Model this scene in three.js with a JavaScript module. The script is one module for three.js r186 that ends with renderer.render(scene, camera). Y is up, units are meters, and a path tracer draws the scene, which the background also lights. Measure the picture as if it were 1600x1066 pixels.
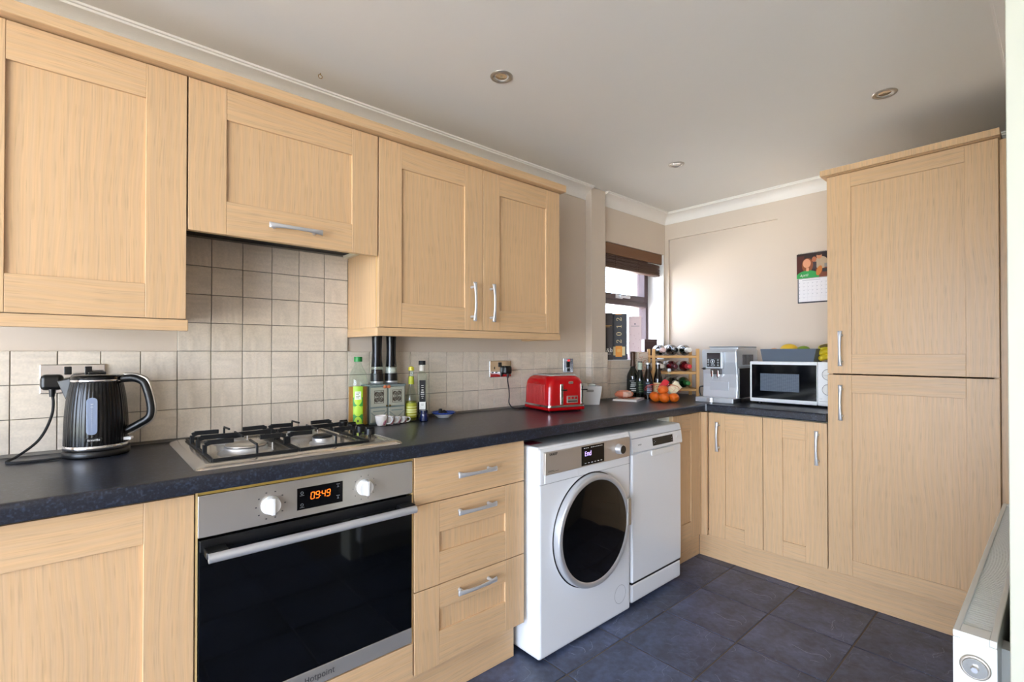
import * as THREE from 'three';
import { RoundedBoxGeometry } from 'three/addons/geometries/RoundedBoxGeometry.js';
import { TextGeometry } from 'three/addons/geometries/TextGeometry.js';
import { FontLoader } from 'three/addons/loaders/FontLoader.js';
import { mergeGeometries } from 'three/addons/utils/BufferGeometryUtils.js';
import { RectAreaLightUniformsLib } from 'three/addons/lights/RectAreaLightUniformsLib.js';

// ---------------------------------------------------------------- camera, sky, sun, exposure
const scene = new THREE.Scene();
const renderer = new THREE.WebGLRenderer({ antialias: true });
renderer.toneMapping = THREE.LinearToneMapping;
renderer.toneMappingExposure = 1.36;
renderer.shadowMap.enabled = true;
RectAreaLightUniformsLib.init();

const FOCAL = 759.52, YAW = 41.4048 * Math.PI / 180, PITCH = 0.454 * Math.PI / 180;
const camera = new THREE.PerspectiveCamera(2 * Math.atan(533 / FOCAL) * 180 / Math.PI, 1600 / 1066, 0.05, 100);
camera.position.set(-0.2078, 1.2035, 1.9777);
camera.lookAt(camera.position.x + Math.sin(YAW) * Math.cos(PITCH), camera.position.y + Math.sin(PITCH), camera.position.z - Math.cos(YAW) * Math.cos(PITCH));
camera.setViewOffset(1600, 1066, 0, -12.73, 1600, 1066);
scene.add(camera);

const SKY = 8.0;
scene.background = new THREE.Color().setRGB(0.78 * SKY, 0.93 * SKY, 1.2 * SKY);
const sun = new THREE.DirectionalLight(new THREE.Color().setRGB(1.0, 0.94, 0.87), 58);
sun.position.set(2.8, 11, 8);
sun.target.position.set(0.5, 0, 0);
sun.castShadow = true;
sun.shadow.mapSize.set(2048, 2048);
Object.assign(sun.shadow.camera, { left: -14, right: 14, top: 14, bottom: -14, near: 0.5, far: 40 });
scene.add(sun, sun.target);
// daylight that enters through the whole glazed garden door
const doorLight = new THREE.RectAreaLight(new THREE.Color().setRGB(0.86, 0.95, 1.1), 4.5, 3.4, 1.95);
doorLight.position.set(-3.28, 1.06, 2.5); doorLight.lookAt(3, 1.06, 2.5); scene.add(doorLight);

// ---------------------------------------------------------------- helpers
let seed = 20240917;
const rnd = () => { seed |= 0; seed = seed + 0x6D2B79F5 | 0; let t = Math.imul(seed ^ seed >>> 15, 1 | seed); t = t + Math.imul(t ^ t >>> 7, 61 | t) ^ t; return ((t ^ t >>> 14) >>> 0) / 4294967296; };
const rr = (a, b) => a + (b - a) * rnd();
const V = (x, y, z) => new THREE.Vector3(x, y, z);
const taken = new Map();
function numbered(n) { const k = taken.get(n) || 0; taken.set(n, k + 1); return k ? n + '_' + String(k).padStart(3, '0') : n; }
function thing(name, label, category, pos = [0, 0, 0], turn = 0, group) {
  const o = new THREE.Group(); o.name = numbered(name); scene.add(o);
  o.position.set(...pos); o.rotation.y = turn; o.userData = { label, category };
  if (group) o.userData.group = group;
  return o;
}
function part(name, geo, mat, parent, pos, label) {
  const m = new THREE.Mesh(geo, mat); m.name = name; m.castShadow = m.receiveShadow = true;
  if (pos) m.position.set(...pos);
  if (label) m.userData.label = label;
  parent.add(m); return m;
}
function struct(name, geo, mat, pos) {
  const m = part(name, geo, mat, scene, pos); m.userData.kind = 'structure'; return m;
}
function single(name, geo, mat, label, category, pos, turn = 0, group) {
  const m = part(numbered(name), geo, mat, scene, pos); m.rotation.y = turn;
  m.userData = { label, category }; if (group) m.userData.group = group; return m;
}
// uv in metres by the way each face points; grain = axis the texture's v runs along
function metres(geo, grain = 'y', off) {
  let g = geo.index ? geo.toNonIndexed() : geo;
  const p = g.attributes.position, n = g.attributes.position.count, uv = new Float32Array(n * 2), gi = 'xyz'.indexOf(grain);
  const o = off || [rr(0, 1), rr(0, 1)], a = V(), b = V(), c = V();
  for (let i = 0; i < n; i += 3) {
    a.fromBufferAttribute(p, i); b.fromBufferAttribute(p, i + 1); c.fromBufferAttribute(p, i + 2);
    const nn = b.clone().sub(a).cross(c.clone().sub(a)), m = [Math.abs(nn.x), Math.abs(nn.y), Math.abs(nn.z)], ax = m.indexOf(Math.max(...m));
    let ui = [1, 0, 0][ax], vi = [2, 2, 1][ax];
    if (ui === gi) [ui, vi] = [vi, ui];
    for (let k = 0; k < 3; k++) { uv[(i + k) * 2] = p.getComponent(i + k, ui) + o[0]; uv[(i + k) * 2 + 1] = p.getComponent(i + k, vi) + o[1]; }
  }
  g.setAttribute('uv', new THREE.BufferAttribute(uv, 2)); return g;
}
const rbox = (w, h, d, r = 0.002, s = 2) => new RoundedBoxGeometry(w, h, d, s, Math.min(r, w / 2.01, h / 2.01, d / 2.01));
const at = (g, x = 0, y = 0, z = 0) => g.translate(x, y, z);
// box given by its extents
const ext = (x0, x1, y0, y1, z0, z1, r = 0) => at(r ? rbox(x1 - x0, y1 - y0, z1 - z0, r) : new THREE.BoxGeometry(x1 - x0, y1 - y0, z1 - z0), (x0 + x1) / 2, (y0 + y1) / 2, (z0 + z1) / 2);
const merge = (...gs) => mergeGeometries(gs.flat().map((g) => { const q = g.index ? g.toNonIndexed() : g.clone(); for (const k of Object.keys(q.attributes)) if (!['position', 'normal', 'uv'].includes(k)) q.deleteAttribute(k); return q; }));
const cyl = (r0, r1, h, n = 32, open = false) => new THREE.CylinderGeometry(r1, r0, h, n, 1, open);
const lathe = (pts, n = 40) => new THREE.LatheGeometry(pts.map(([x, y]) => new THREE.Vector2(x, y)), n);
const tube = (pts, r, seg = 48, n = 8, closed = false) => new THREE.TubeGeometry(new THREE.CatmullRomCurve3(pts.map((p) => V(...p)), closed, 'centripetal'), seg, r, n, closed);
function capTube(pts, r, seg = 48, n = 10) { const a = pts[0], b = pts[pts.length - 1]; return merge(tube(pts, r, seg, n), at(new THREE.SphereGeometry(r, n, 6), ...a), at(new THREE.SphereGeometry(r, n, 6), ...b)); }
const shapeOf = (pts) => new THREE.Shape(pts.map(([x, y]) => new THREE.Vector2(x, y)));
const extrude = (shape, depth, bevel = 0, curve = 12) => new THREE.ExtrudeGeometry(shape, { depth, bevelEnabled: bevel > 0, bevelSize: bevel, bevelThickness: bevel, bevelSegments: 2, curveSegments: curve });
function rrect(w, h, r) { const s = new THREE.Shape(), x = -w / 2, y = -h / 2; s.moveTo(x + r, y); s.lineTo(x + w - r, y); s.quadraticCurveTo(x + w, y, x + w, y + r); s.lineTo(x + w, y + h - r); s.quadraticCurveTo(x + w, y + h, x + w - r, y + h); s.lineTo(x + r, y + h); s.quadraticCurveTo(x, y + h, x, y + h - r); s.lineTo(x, y + r); s.quadraticCurveTo(x, y, x + r, y); return s; }
const font = await new FontLoader().loadAsync('fonts/droid/droid_sans_bold.typeface.json');
const fontR = await new FontLoader().loadAsync('fonts/droid/droid_sans_regular.typeface.json');
function text(str, size, depth = 0.0004, f = font) { const g = new TextGeometry(str, { font: f, size, depth, curveSegments: 3, bevelEnabled: false }); g.computeBoundingBox(); const b = g.boundingBox; return g.translate(-(b.min.x + b.max.x) / 2, -(b.min.y + b.max.y) / 2, 0); }

// ---------------------------------------------------------------- computed textures
function hash(i, j, s) { let h = Math.imul(i, 374761393) + Math.imul(j, 668265263) + Math.imul(s, 2147483647 ^ 0x9E3779B1); h = Math.imul(h ^ h >>> 13, 1274126177); return ((h ^ h >>> 16) >>> 0) / 4294967296; }
function pn(x, y, px, py, s) { // value noise that repeats every px, py cells
  const xi = Math.floor(x), yi = Math.floor(y), fx = x - xi, fy = y - yi, u = fx * fx * (3 - 2 * fx), v = fy * fy * (3 - 2 * fy);
  const w = (i, j) => hash(((i % px) + px) % px, ((j % py) + py) % py, s);
  return (w(xi, yi) * (1 - u) + w(xi + 1, yi) * u) * (1 - v) + (w(xi, yi + 1) * (1 - u) + w(xi + 1, yi + 1) * u) * v;
}
function dataTex(w, h, fn, srgb, size) {
  const d = new Uint8Array(w * h * 4);
  for (let y = 0; y < h; y++) for (let x = 0; x < w; x++) { const c = fn(x / w, y / h), o = (y * w + x) * 4; d[o] = Math.max(0, Math.min(255, c[0])); d[o + 1] = Math.max(0, Math.min(255, c[1])); d[o + 2] = Math.max(0, Math.min(255, c[2])); d[o + 3] = 255; }
  const t = new THREE.DataTexture(d, w, h); t.wrapS = t.wrapT = THREE.RepeatWrapping; t.magFilter = THREE.LinearFilter; t.minFilter = THREE.LinearMipmapLinearFilter; t.generateMipmaps = true;
  if (srgb) t.colorSpace = THREE.SRGBColorSpace; if (size) t.repeat.set(1 / size[0], 1 / size[1]); t.needsUpdate = true; return t;
}
function canvasTex(w, h, draw, size) {
  const c = document.createElement('canvas'); c.width = w; c.height = h; draw(c.getContext('2d'), w, h);
  const t = new THREE.CanvasTexture(c); t.colorSpace = THREE.SRGBColorSpace; if (size) { t.wrapS = t.wrapT = THREE.RepeatWrapping; t.repeat.set(1 / size[0], 1 / size[1]); } return t;
}
// light oak foil: fine straight grain with slow waves
function grain(u, v) {
  const w = u + 0.045 * (pn(u * 5, v * 4, 5, 4, 1) - 0.5) + 0.006 * (pn(u * 9, v * 7, 9, 7, 2) - 0.5);
  const rings = Math.sin(2 * Math.PI * (w * 26 + 1.6 * pn(w * 5, v * 2, 5, 2, 3)));
  const fine = pn(w * 210, v * 7, 210, 7, 4) * 0.5 + pn(w * 420, v * 16, 420, 16, 5) * 0.5;
  const pore = Math.max(0, pn(w * 280, v * 20, 280, 20, 6) - 0.66) * 3;
  const slow = pn(u * 5, v * 2, 5, 2, 7) - 0.5;
  return { rings, fine, pore, slow };
}
const WOODC = [211, 175, 133];
const woodMap = dataTex(1024, 1024, (u, v) => { const g = grain(u, v), k = 1 + 0.012 * g.rings + 0.075 * (g.fine - 0.5) - 0.07 * g.pore + 0.03 * g.slow; return [WOODC[0] * k, WOODC[1] * (k - 0.006 * g.rings), WOODC[2] * (k * 1.02 - 0.02 - 0.018 * g.rings)]; }, true, [0.55, 1.1]);
const woodBump = dataTex(1024, 1024, (u, v) => { const g = grain(u, v), b = 128 + 50 * (g.fine - 0.5) - 60 * g.pore; return [b, b, b]; }, false, [0.55, 1.1]);
const topNoise = (u, v) => { const a = pn(u * 14, v * 14, 14, 14, 11), b = pn(u * 42, v * 42, 42, 42, 12), c = pn(u * 110, v * 110, 110, 110, 13), e = pn(u * 260, v * 260, 260, 260, 14); return { a, b, c, e }; };
const topMap = dataTex(1024, 1024, (u, v) => { const n = topNoise(u, v), m = Math.max(0, n.a * 0.1 + n.b * 0.35 + n.c * 0.65 - 0.55) * 1.5, k = 31 + 58 * m + 16 * (n.e - 0.5); return [k * 0.9, k * 1.03, k * 1.27 + 3]; }, true, [0.42, 0.42]);
const topBump = dataTex(512, 512, (u, v) => { const n = topNoise(u, v), k = 128 + 40 * (n.c - 0.5) + 60 * (n.e - 0.5); return [k, k, k]; }, false, [0.42, 0.42]);
const tileN = (u, v) => { const w = v + 0.05 * pn(u * 3, v * 4, 3, 4, 21); return { line: pn(u * 10, w * 70, 10, 70, 22), blot: pn(u * 8, v * 8, 8, 8, 23), fine: pn(u * 160, v * 160, 160, 160, 24), lump: pn(u * 26, w * 60, 26, 60, 25) }; };
const tileMap = dataTex(1024, 1024, (u, v) => { const n = tileN(u, v), k = 1 + 0.05 * (n.line - 0.5) + 0.06 * (n.blot - 0.5) + 0.05 * (n.fine - 0.5); return [219 * k, 207 * k, 190 * k]; }, true, [0.6, 0.6]);
const tileBump = dataTex(1024, 1024, (u, v) => { const n = tileN(u, v), k = 128 + 90 * (n.line - 0.5) + 70 * (n.lump - 0.5); return [k, k, k]; }, false, [0.6, 0.6]);
const slateN = (u, v) => ({ a: pn(u * 6, v * 6, 6, 6, 31), b: pn(u * 20, v * 20, 20, 20, 32), c: pn(u * 70, v * 70, 70, 70, 33), d: pn(u * 220, v * 220, 220, 220, 34) });
const slateScratch = (() => { // pale mineral veins, drawn once
  const c = document.createElement('canvas'); c.width = c.height = 1024; const x = c.getContext('2d'); x.fillStyle = '#000'; x.fillRect(0, 0, 1024, 1024);
  for (let i = 0; i < 150; i++) { let px = rr(0, 1024), py = rr(0, 1024), a = rr(-0.5, 0.5) + (rnd() < 0.3 ? 1.3 : 0.25); x.strokeStyle = 'rgba(255,255,255,' + rr(0.12, 0.6) + ')'; x.lineWidth = rr(0.6, 2); x.beginPath(); x.moveTo(px, py); const n = 4 + Math.floor(rr(0, 14)); for (let k = 0; k < n; k++) { a += rr(-0.7, 0.7); px += Math.cos(a) * 9; py += Math.sin(a) * 9; x.lineTo(px, py); } x.stroke(); }
  return x.getImageData(0, 0, 1024, 1024).data;
})();
const slateMap = dataTex(1024, 1024, (u, v) => { const n = slateN(u, v), s = slateScratch[((Math.floor(v * 1024) * 1024) + Math.floor(u * 1024)) * 4] / 255, k = 0.72 + 0.34 * n.a + 0.2 * (n.b - 0.5) + 0.2 * (n.c - 0.5) + 0.1 * (n.d - 0.5); return [80 * k + 110 * s, 90 * k + 112 * s, 118 * k + 106 * s]; }, true, [1.1, 1.1]);
const slateBump = dataTex(1024, 1024, (u, v) => { const n = slateN(u, v), s = slateScratch[((Math.floor(v * 1024) * 1024) + Math.floor(u * 1024)) * 4] / 255, k = 128 + 90 * (n.b - 0.5) + 50 * (n.c - 0.5) + 40 * s; return [k, k, k]; }, false, [1.1, 1.1]);
const plasterBump = dataTex(512, 512, (u, v) => { const k = 128 + 60 * (pn(u * 40, v * 40, 40, 40, 41) - 0.5) + 40 * (pn(u * 128, v * 128, 128, 128, 42) - 0.5); return [k, k, k]; }, false, [0.6, 0.6]);
const brushMap = dataTex(512, 512, (u, v) => { const k = 128 + 110 * (pn(u * 3, v * 256, 3, 256, 51) - 0.5); return [k, k, k]; }, false, [0.3, 0.3]);

// ---------------------------------------------------------------- materials
const S = (c, o = {}) => new THREE.MeshStandardMaterial({ color: c, roughness: 0.5, ...o });
const P = (c, o = {}) => new THREE.MeshPhysicalMaterial({ color: c, roughness: 0.5, ...o });
const M = {
  wood: S('#ffffff', { map: woodMap, bumpMap: woodBump, bumpScale: 0.0003, roughness: 0.37 }),
  woodEdge: S('#dcbd83', { roughness: 0.5 }),
  carcass: S('#d9cfb6', { roughness: 0.6 }),
  top: S('#ffffff', { map: topMap, bumpMap: topBump, bumpScale: 0.0003, roughness: 0.3 }),
  tile: S('#ffffff', { map: tileMap, bumpMap: tileBump, bumpScale: 0.002, roughness: 0.42 }),
  grout: S('#8b8378', { roughness: 0.9 }),
  slate: S('#ffffff', { map: slateMap, bumpMap: slateBump, bumpScale: 0.0018, roughness: 0.38 }),
  slateGrout: S('#665c52', { roughness: 0.95 }),
  wall: S('#d3c4b3', { bumpMap: plasterBump, bumpScale: 0.0004, roughness: 0.85 }),
  ceiling: S('#e6e2da', { bumpMap: plasterBump, bumpScale: 0.0004, roughness: 0.9 }),
  coving: S('#ebe6de', { roughness: 0.8 }),
  jamb: S('#b4b4a4', { roughness: 0.6 }),
  white: S('#eceef0', { roughness: 0.28 }), whitePlastic: S('#e6e6e4', { roughness: 0.4 }), appliance: P('#e9ebee', { roughness: 0.3, clearcoat: 0.4, clearcoatRoughness: 0.15 }),
  radiator: P('#d6d8d4', { roughness: 0.3, clearcoat: 0.3 }),
  black: S('#0d0e10', { roughness: 0.35 }), blackGloss: P('#06070a', { roughness: 0.16, specularIntensity: 0.7 }), blackMatt: S('#131416', { roughness: 0.7 }), rubber: S('#1a1a1c', { roughness: 0.75 }),
  iron: S('#15171a', { roughness: 0.5, metalness: 0.2 }),
  steel: S('#cfc9c0', { metalness: 0.72, roughness: 0.36, roughnessMap: brushMap, bumpMap: brushMap, bumpScale: 0.00008 }),
  steelPlain: S('#c9c4bb', { metalness: 0.8, roughness: 0.3 }), chrome: S('#d6d6d8', { metalness: 1, roughness: 0.1 }), satin: S('#cfd0d3', { metalness: 0.6, roughness: 0.32 }), nickel: S('#bcb5ab', { metalness: 0.75, roughness: 0.3 }), alu: S('#c9ccd0', { metalness: 0.9, roughness: 0.38 }),
  ovenGlass: P('#040506', { roughness: 0.05, specularIntensity: 0.7 }), screen: P('#07080b', { roughness: 0.12, specularIntensity: 0.5 }),
  orangeLed: S('#ff7a1a', { emissive: '#ff6a10', emissiveIntensity: 1.6 }), violetLed: S('#c9b6ff', { emissive: '#b79cff', emissiveIntensity: 1.4 }), redLed: S('#ff2a2a', { emissive: '#ff1a1a', emissiveIntensity: 2 }),
  print: S('#e8e8e8', { roughness: 0.6 }), printDark: S('#0e0e10', { roughness: 0.6 }), printGrey: S('#8a8c90', { roughness: 0.6 }),
  frame: S('#4a3436', { roughness: 0.4 }), blindWood: S('#6d4420', { roughness: 0.45 }), slat: S('#5d4030', { roughness: 0.5 }),
  pane: P('#ffffff', { transmission: 1, thickness: 0, roughness: 0, ior: 1.45 }),
  glass: P('#f4faf6', { transmission: 1, thickness: 0, roughness: 0.02, ior: 1.45 }),
  red: P('#b3060e', { roughness: 0.12 }),
  pine: S('#d7a565', { roughness: 0.55 }), orange: S('#ee7a12', { roughness: 0.45 }), paper: S('#eeeae4', { roughness: 0.8 }),
  bottleDark: P('#0c120d', { roughness: 0.08, clearcoat: 0.5 }), bottleBrown: P('#160b06', { roughness: 0.08, clearcoat: 0.5 }), bottleGreen: P('#12401c', { roughness: 0.1, clearcoat: 0.5 }), bottleRed: P('#5b0b12', { roughness: 0.1, clearcoat: 0.5 }),
};

// ---------------------------------------------------------------- the room
const X1 = 3.07, ZR = 1.916, XJ = 0.955, CEIL = 2.235, X0 = -3.3, Z1 = 4.8, WT = 0.908;
// floor: screed with slate tiles as pieces
{
  const floor = struct('floor', ext(X0 - 0.2, X1 + 0.3, -0.12, -0.004, -0.28, Z1 + 0.2), M.slateGrout);
  const px = 0.338, pz = 0.329, geos = [];
  for (let k = 0; k < 5; k++) geos.push(metres(rbox(px - 0.007, 0.012, pz - 0.007, 0.0018), k % 2 ? 'x' : 'z'));
  for (let i = -8; i < 7; i++) for (let j = -4; j < 8; j++) {
    const cx = 1.157 + (i + 0.5) * px, cz = 0.741 + (j + 0.5) * pz;
    if (cx < -1.6 || cx > X1 - 0.1 || cz < 0.1 || (cx > XJ && cz > ZR)) continue;
    part('slate_tile', geos[Math.floor(rnd() * 5)], M.slate, floor, [cx, -0.0065 + rr(-0.0006, 0.0004), cz]);
  }
  const far = metres(new THREE.BoxGeometry(1.9, 0.01, 5)); part('slate_tile', far, M.slate, floor, [X0 + 0.75, -0.0065, 2.4]);
}
struct('ceiling', metres(ext(X0 - 0.25, X1 + 0.3, CEIL, CEIL + 0.2, -0.28, Z1 + 0.25)), M.ceiling);
// window wall, with its window opening
const WIN = { x0: 2.33, x1: 3.055, y0: 1.155, y1: 1.938 };
const wallLeft = struct('wall_left', metres(merge(ext(X0 - 0.2, WIN.x0, 0, CEIL, -0.28, 0), ext(WIN.x1, X1 + 0.28, 0, CEIL, -0.28, 0), ext(WIN.x0, WIN.x1, 0, WIN.y0, -0.28, 0), ext(WIN.x0, WIN.x1, WIN.y1, CEIL, -0.28, 0))), M.wall);
part('pier', metres(ext(2.148, 2.29, 0.4, CEIL, 0, 0.05, 0.004)), M.wall, wallLeft);
// end wall with a shallow blocked-in recess
{
  const sh = shapeOf([[0, 0], [Z1, 0], [Z1, CEIL], [0, CEIL]]), h = new THREE.Path(); h.moveTo(0.03, 0.6); h.lineTo(0.79, 0.6); h.lineTo(0.79, 2.05); h.lineTo(0.03, 2.05); h.closePath(); sh.holes.push(h);
  const g = extrude(sh, 0.018); g.rotateY(-Math.PI / 2); g.translate(X1 + 0.018, 0, 0);
  struct('wall_end', metres(merge(g, ext(X1 + 0.018, X1 + 0.28, 0, CEIL, 0, Z1))), M.wall);
}
struct('wall_right', metres(ext(XJ, X1, 0, CEIL, ZR, ZR + 0.13, 0.002)), M.jamb);
struct('wall_back', metres(ext(X0 - 0.2, X1 + 0.28, 0, CEIL, Z1, Z1 + 0.25)), M.wall);
const DOOR = { z0: 0.7, z1: 4.3, y1: 2.1 };
struct('wall_garden', metres(merge(ext(X0 - 0.2, X0, 0, CEIL, 0, DOOR.z0), ext(X0 - 0.2, X0, 0, CEIL, DOOR.z1, Z1), ext(X0 - 0.2, X0, DOOR.y1, CEIL, DOOR.z0, DOOR.z1))), M.wall);
// glazed garden door that lights the room
{
  const d = new THREE.Group(); d.name = 'door_1'; d.userData.kind = 'structure'; scene.add(d);
  const f = [ext(X0 - 0.12, X0 - 0.05, 0, 0.07, DOOR.z0, DOOR.z1), ext(X0 - 0.12, X0 - 0.05, DOOR.y1 - 0.06, DOOR.y1, DOOR.z0, DOOR.z1)];
  for (let k = 0; k <= 3; k++) { const z = DOOR.z0 + 0.03 + k * (DOOR.z1 - DOOR.z0 - 0.06) / 3; f.push(ext(X0 - 0.12, X0 - 0.05, 0.07, DOOR.y1 - 0.06, z - 0.03, z + 0.03)); }
  part('door_frame', merge(f), M.white, d);
  for (let k = 0; k < 3; k++) { const w = (DOOR.z1 - DOOR.z0 - 0.06) / 3, z = DOOR.z0 + 0.03 + (k + 0.5) * w; part('pane', new THREE.PlaneGeometry(w - 0.06, DOOR.y1 - 0.13).rotateY(Math.PI / 2), M.pane, d, [X0 - 0.085, (DOOR.y1 + 0.01) / 2, z]); }
}
// the garden and the yard outside
struct('ground_garden', ext(-30, X0 - 4.0, -0.4, -0.12, -12, 24), S('#6a6f4a', { roughness: 0.95 }));
struct('ground_terrace', ext(X0 - 4.0, X0 - 0.2, -0.4, -0.1, -12, 24), S('#bdb5aa', { roughness: 0.9 }));
struct('ground_lawn', ext(X0 - 0.2, 20, -0.4, -0.12, Z1 + 0.25, 24), S('#6a6f4a', { roughness: 0.95 }));
struct('ground_yard', ext(X0 - 0.2, 20, -0.4, -0.1, -16, -0.28), S('#dad6cf', { roughness: 0.9 }));
// coving
{
  const prof = (c) => { const s = new THREE.Shape(); s.moveTo(0, 0); s.lineTo(0, -0.072); s.lineTo(0.004, -0.072); s.lineTo(0.005, -0.066); s.quadraticCurveTo(0.014, -0.022, c - 0.008, -0.014); s.lineTo(c - 0.006, -0.008); s.lineTo(c, -0.007); s.lineTo(c, 0); s.closePath(); return s; };
  const run = (len) => { const g = extrude(prof(0.075), len); return g; };
  const a = run(2.148 - X0); a.rotateY(Math.PI / 2); a.scale(1, 1, -1); // profile x -> z
  const flip = (g) => { const i = g.index; if (!i) { const p = g.attributes.position.array, n = g.attributes.normal.array, u = g.attributes.uv.array; for (let t = 0; t < p.length / 9; t++) { for (let k = 0; k < 3; k++) { [p[t * 9 + 3 + k], p[t * 9 + 6 + k]] = [p[t * 9 + 6 + k], p[t * 9 + 3 + k]]; [n[t * 9 + 3 + k], n[t * 9 + 6 + k]] = [n[t * 9 + 6 + k], n[t * 9 + 3 + k]]; } for (let k = 0; k < 2; k++) [u[t * 6 + 2 + k], u[t * 6 + 4 + k]] = [u[t * 6 + 4 + k], u[t * 6 + 2 + k]]; } } return g; };
  // left wall: extrusion axis z becomes x, profile x becomes z
  const left = (x0, x1) => { const g = run(x1 - x0), p = g.attributes.position, n = g.attributes.normal; for (let i = 0; i < p.count; i++) { const x = p.getX(i), z = p.getZ(i); p.setX(i, x0 + z); p.setZ(i, x); const nx = n.getX(i), nz = n.getZ(i); n.setX(i, nz); n.setZ(i, nx); } flip(g); return g.translate(0, CEIL, 0); };
  struct('trim_1', left(X0, 2.148), M.coving); struct('trim_2', left(2.29, X1), M.coving);
  const e = run(ZR).rotateY(0); { const p = e.attributes.position, n = e.attributes.normal; for (let i = 0; i < p.count; i++) { p.setX(i, X1 - p.getX(i)); n.setX(i, -n.getX(i)); } flip(e); e.translate(0, CEIL, 0); }
  struct('trim_3', e, M.coving);
  const r = left(XJ, X1); { const p = r.attributes.position, n = r.attributes.normal; for (let i = 0; i < p.count; i++) { p.setZ(i, ZR - p.getZ(i)); n.setZ(i, -n.getZ(i)); } flip(r); }
  struct('trim_4', r, M.coving);
}
// wall tiles, each a piece of the window wall
{
  part('tile_bed', merge(ext(-0.9, 2.148, WT - 0.05, 1.2085, 0, 0.004), ext(0.029, 0.617, 1.2, 1.61, 0, 0.004), ext(2.29, WIN.x1, WT - 0.05, 1.152, 0, 0.004), ext(2.144, 2.294, WT - 0.05, 1.2085, 0, 0.054)), M.grout, wallLeft);
  const p = 0.098, w = p - 0.0022, vars = [];
  for (let k = 0; k < 8; k++) vars.push(metres(rbox(w, w, 0.008, 0.0014), k % 3 === 0 ? 'x' : 'y'));
  const put = (x, y, g = vars[Math.floor(rnd() * 8)]) => part('wall_tile', g, M.tile, wallLeft, [x, y, 0.006 + rr(-0.0004, 0.0004)]);
  for (let i = -6; i < 26; i++) for (let j = 0; j < 3; j++) {
    const x0 = -0.363 + i * p; let x1 = x0 + p; if (x1 > 2.146) x1 = 2.146; if (x1 - x0 < 0.02) continue;
    put((x0 + x1) / 2, 1.2099 - (j + 0.5) * p, x1 - x0 > 0.097 ? undefined : metres(rbox(x1 - x0 - 0.0022, w, 0.008, 0.0014)));
  }
  for (let i = 4; i < 10; i++) for (let j = 0; j < 4; j++) put(-0.363 + (i + 0.5) * p, 1.2099 + (j + 0.5) * p);
  for (let j = 0; j < 3; j++) { // the pier's tiles
    const y = 1.2099 - (j + 0.5) * p; part('wall_tile', metres(rbox(0.1, w, 0.008, 0.0014)), M.tile, wallLeft, [2.2, y, 0.056]); part('wall_tile', metres(rbox(0.044, w, 0.008, 0.0014)), M.tile, wallLeft, [2.2735, y, 0.056]); part('wall_tile', metres(rbox(0.008, w, 0.05, 0.0014)), M.tile, wallLeft, [2.144, y, 0.031]);
  }
  for (let i = 0; i < 8; i++) for (let j = 0; j < 3; j++) { const x0 = 2.296 + i * p, x1 = Math.min(x0 + p, 3.05), top = j ? 1.154 - 0.054 - (j - 1) * p : 1.154, h = j ? p : 0.054; part('wall_tile', metres(rbox(x1 - x0 - 0.0022, h - 0.0022, 0.008, 0.0014)), M.tile, wallLeft, [(x0 + x1) / 2, top - h / 2, 0.006]); }
}
// the window
{
  const w = new THREE.Group(); w.name = 'window_1'; w.userData = { kind: 'structure' }; scene.add(w);
  const z0 = -0.2, z1 = -0.135, { x0, x1, y0, y1 } = WIN, ty = 1.585;
  part('window_frame', merge(ext(x0, x0 + 0.05, y0, y1, z0, z1, 0.003), ext(x1 - 0.03, x1, y0, y1, z0, z1, 0.003), ext(x0 + 0.05, x1 - 0.03, y0, y0 + 0.045, z0, z1, 0.003), ext(x0 + 0.05, x1 - 0.03, y1 - 0.05, y1, z0, z1, 0.003), ext(x0 + 0.05, x1 - 0.03, ty - 0.036, ty, z0, z1, 0.003)), M.frame, w);
  const sash = part('sash', merge(ext(x0 + 0.05, x0 + 0.09, ty, y1 - 0.05, z0 + 0.01, z1 + 0.012, 0.003), ext(x1 - 0.068, x1 - 0.03, ty, y1 - 0.05, z0 + 0.01, z1 + 0.012, 0.003), ext(x0 + 0.09, x1 - 0.068, ty, ty + 0.042, z0 + 0.01, z1 + 0.012, 0.003), ext(x0 + 0.09, x1 - 0.068, y1 - 0.09, y1 - 0.05, z0 + 0.01, z1 + 0.012, 0.003)), M.frame, w);
  part('handle', merge(ext(2.62, 2.70, ty + 0.008, ty + 0.034, z1 + 0.012, z1 + 0.022, 0.004), at(rbox(0.12, 0.018, 0.014, 0.006), 2.71, ty + 0.021, z1 + 0.032)), M.satin, sash, null, 'satin window handle');
  part('pane', ext(x0 + 0.09, x1 - 0.068, ty + 0.042, y1 - 0.09, -0.172, -0.168), M.pane, w);
  part('pane', ext(x0 + 0.05, x1 - 0.03, y0 + 0.045, ty - 0.036, -0.172, -0.168), M.pane, w);
  part('sill', ext(x0, x1, y0 - 0.004, y0 + 0.003, -0.135, 0.004, 0.001), M.whitePlastic, w);
  part('reveal', ext(x1 - 0.006, x1, y0 + 0.003, y1, -0.135, 0), M.whitePlastic, w);
}
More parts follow.
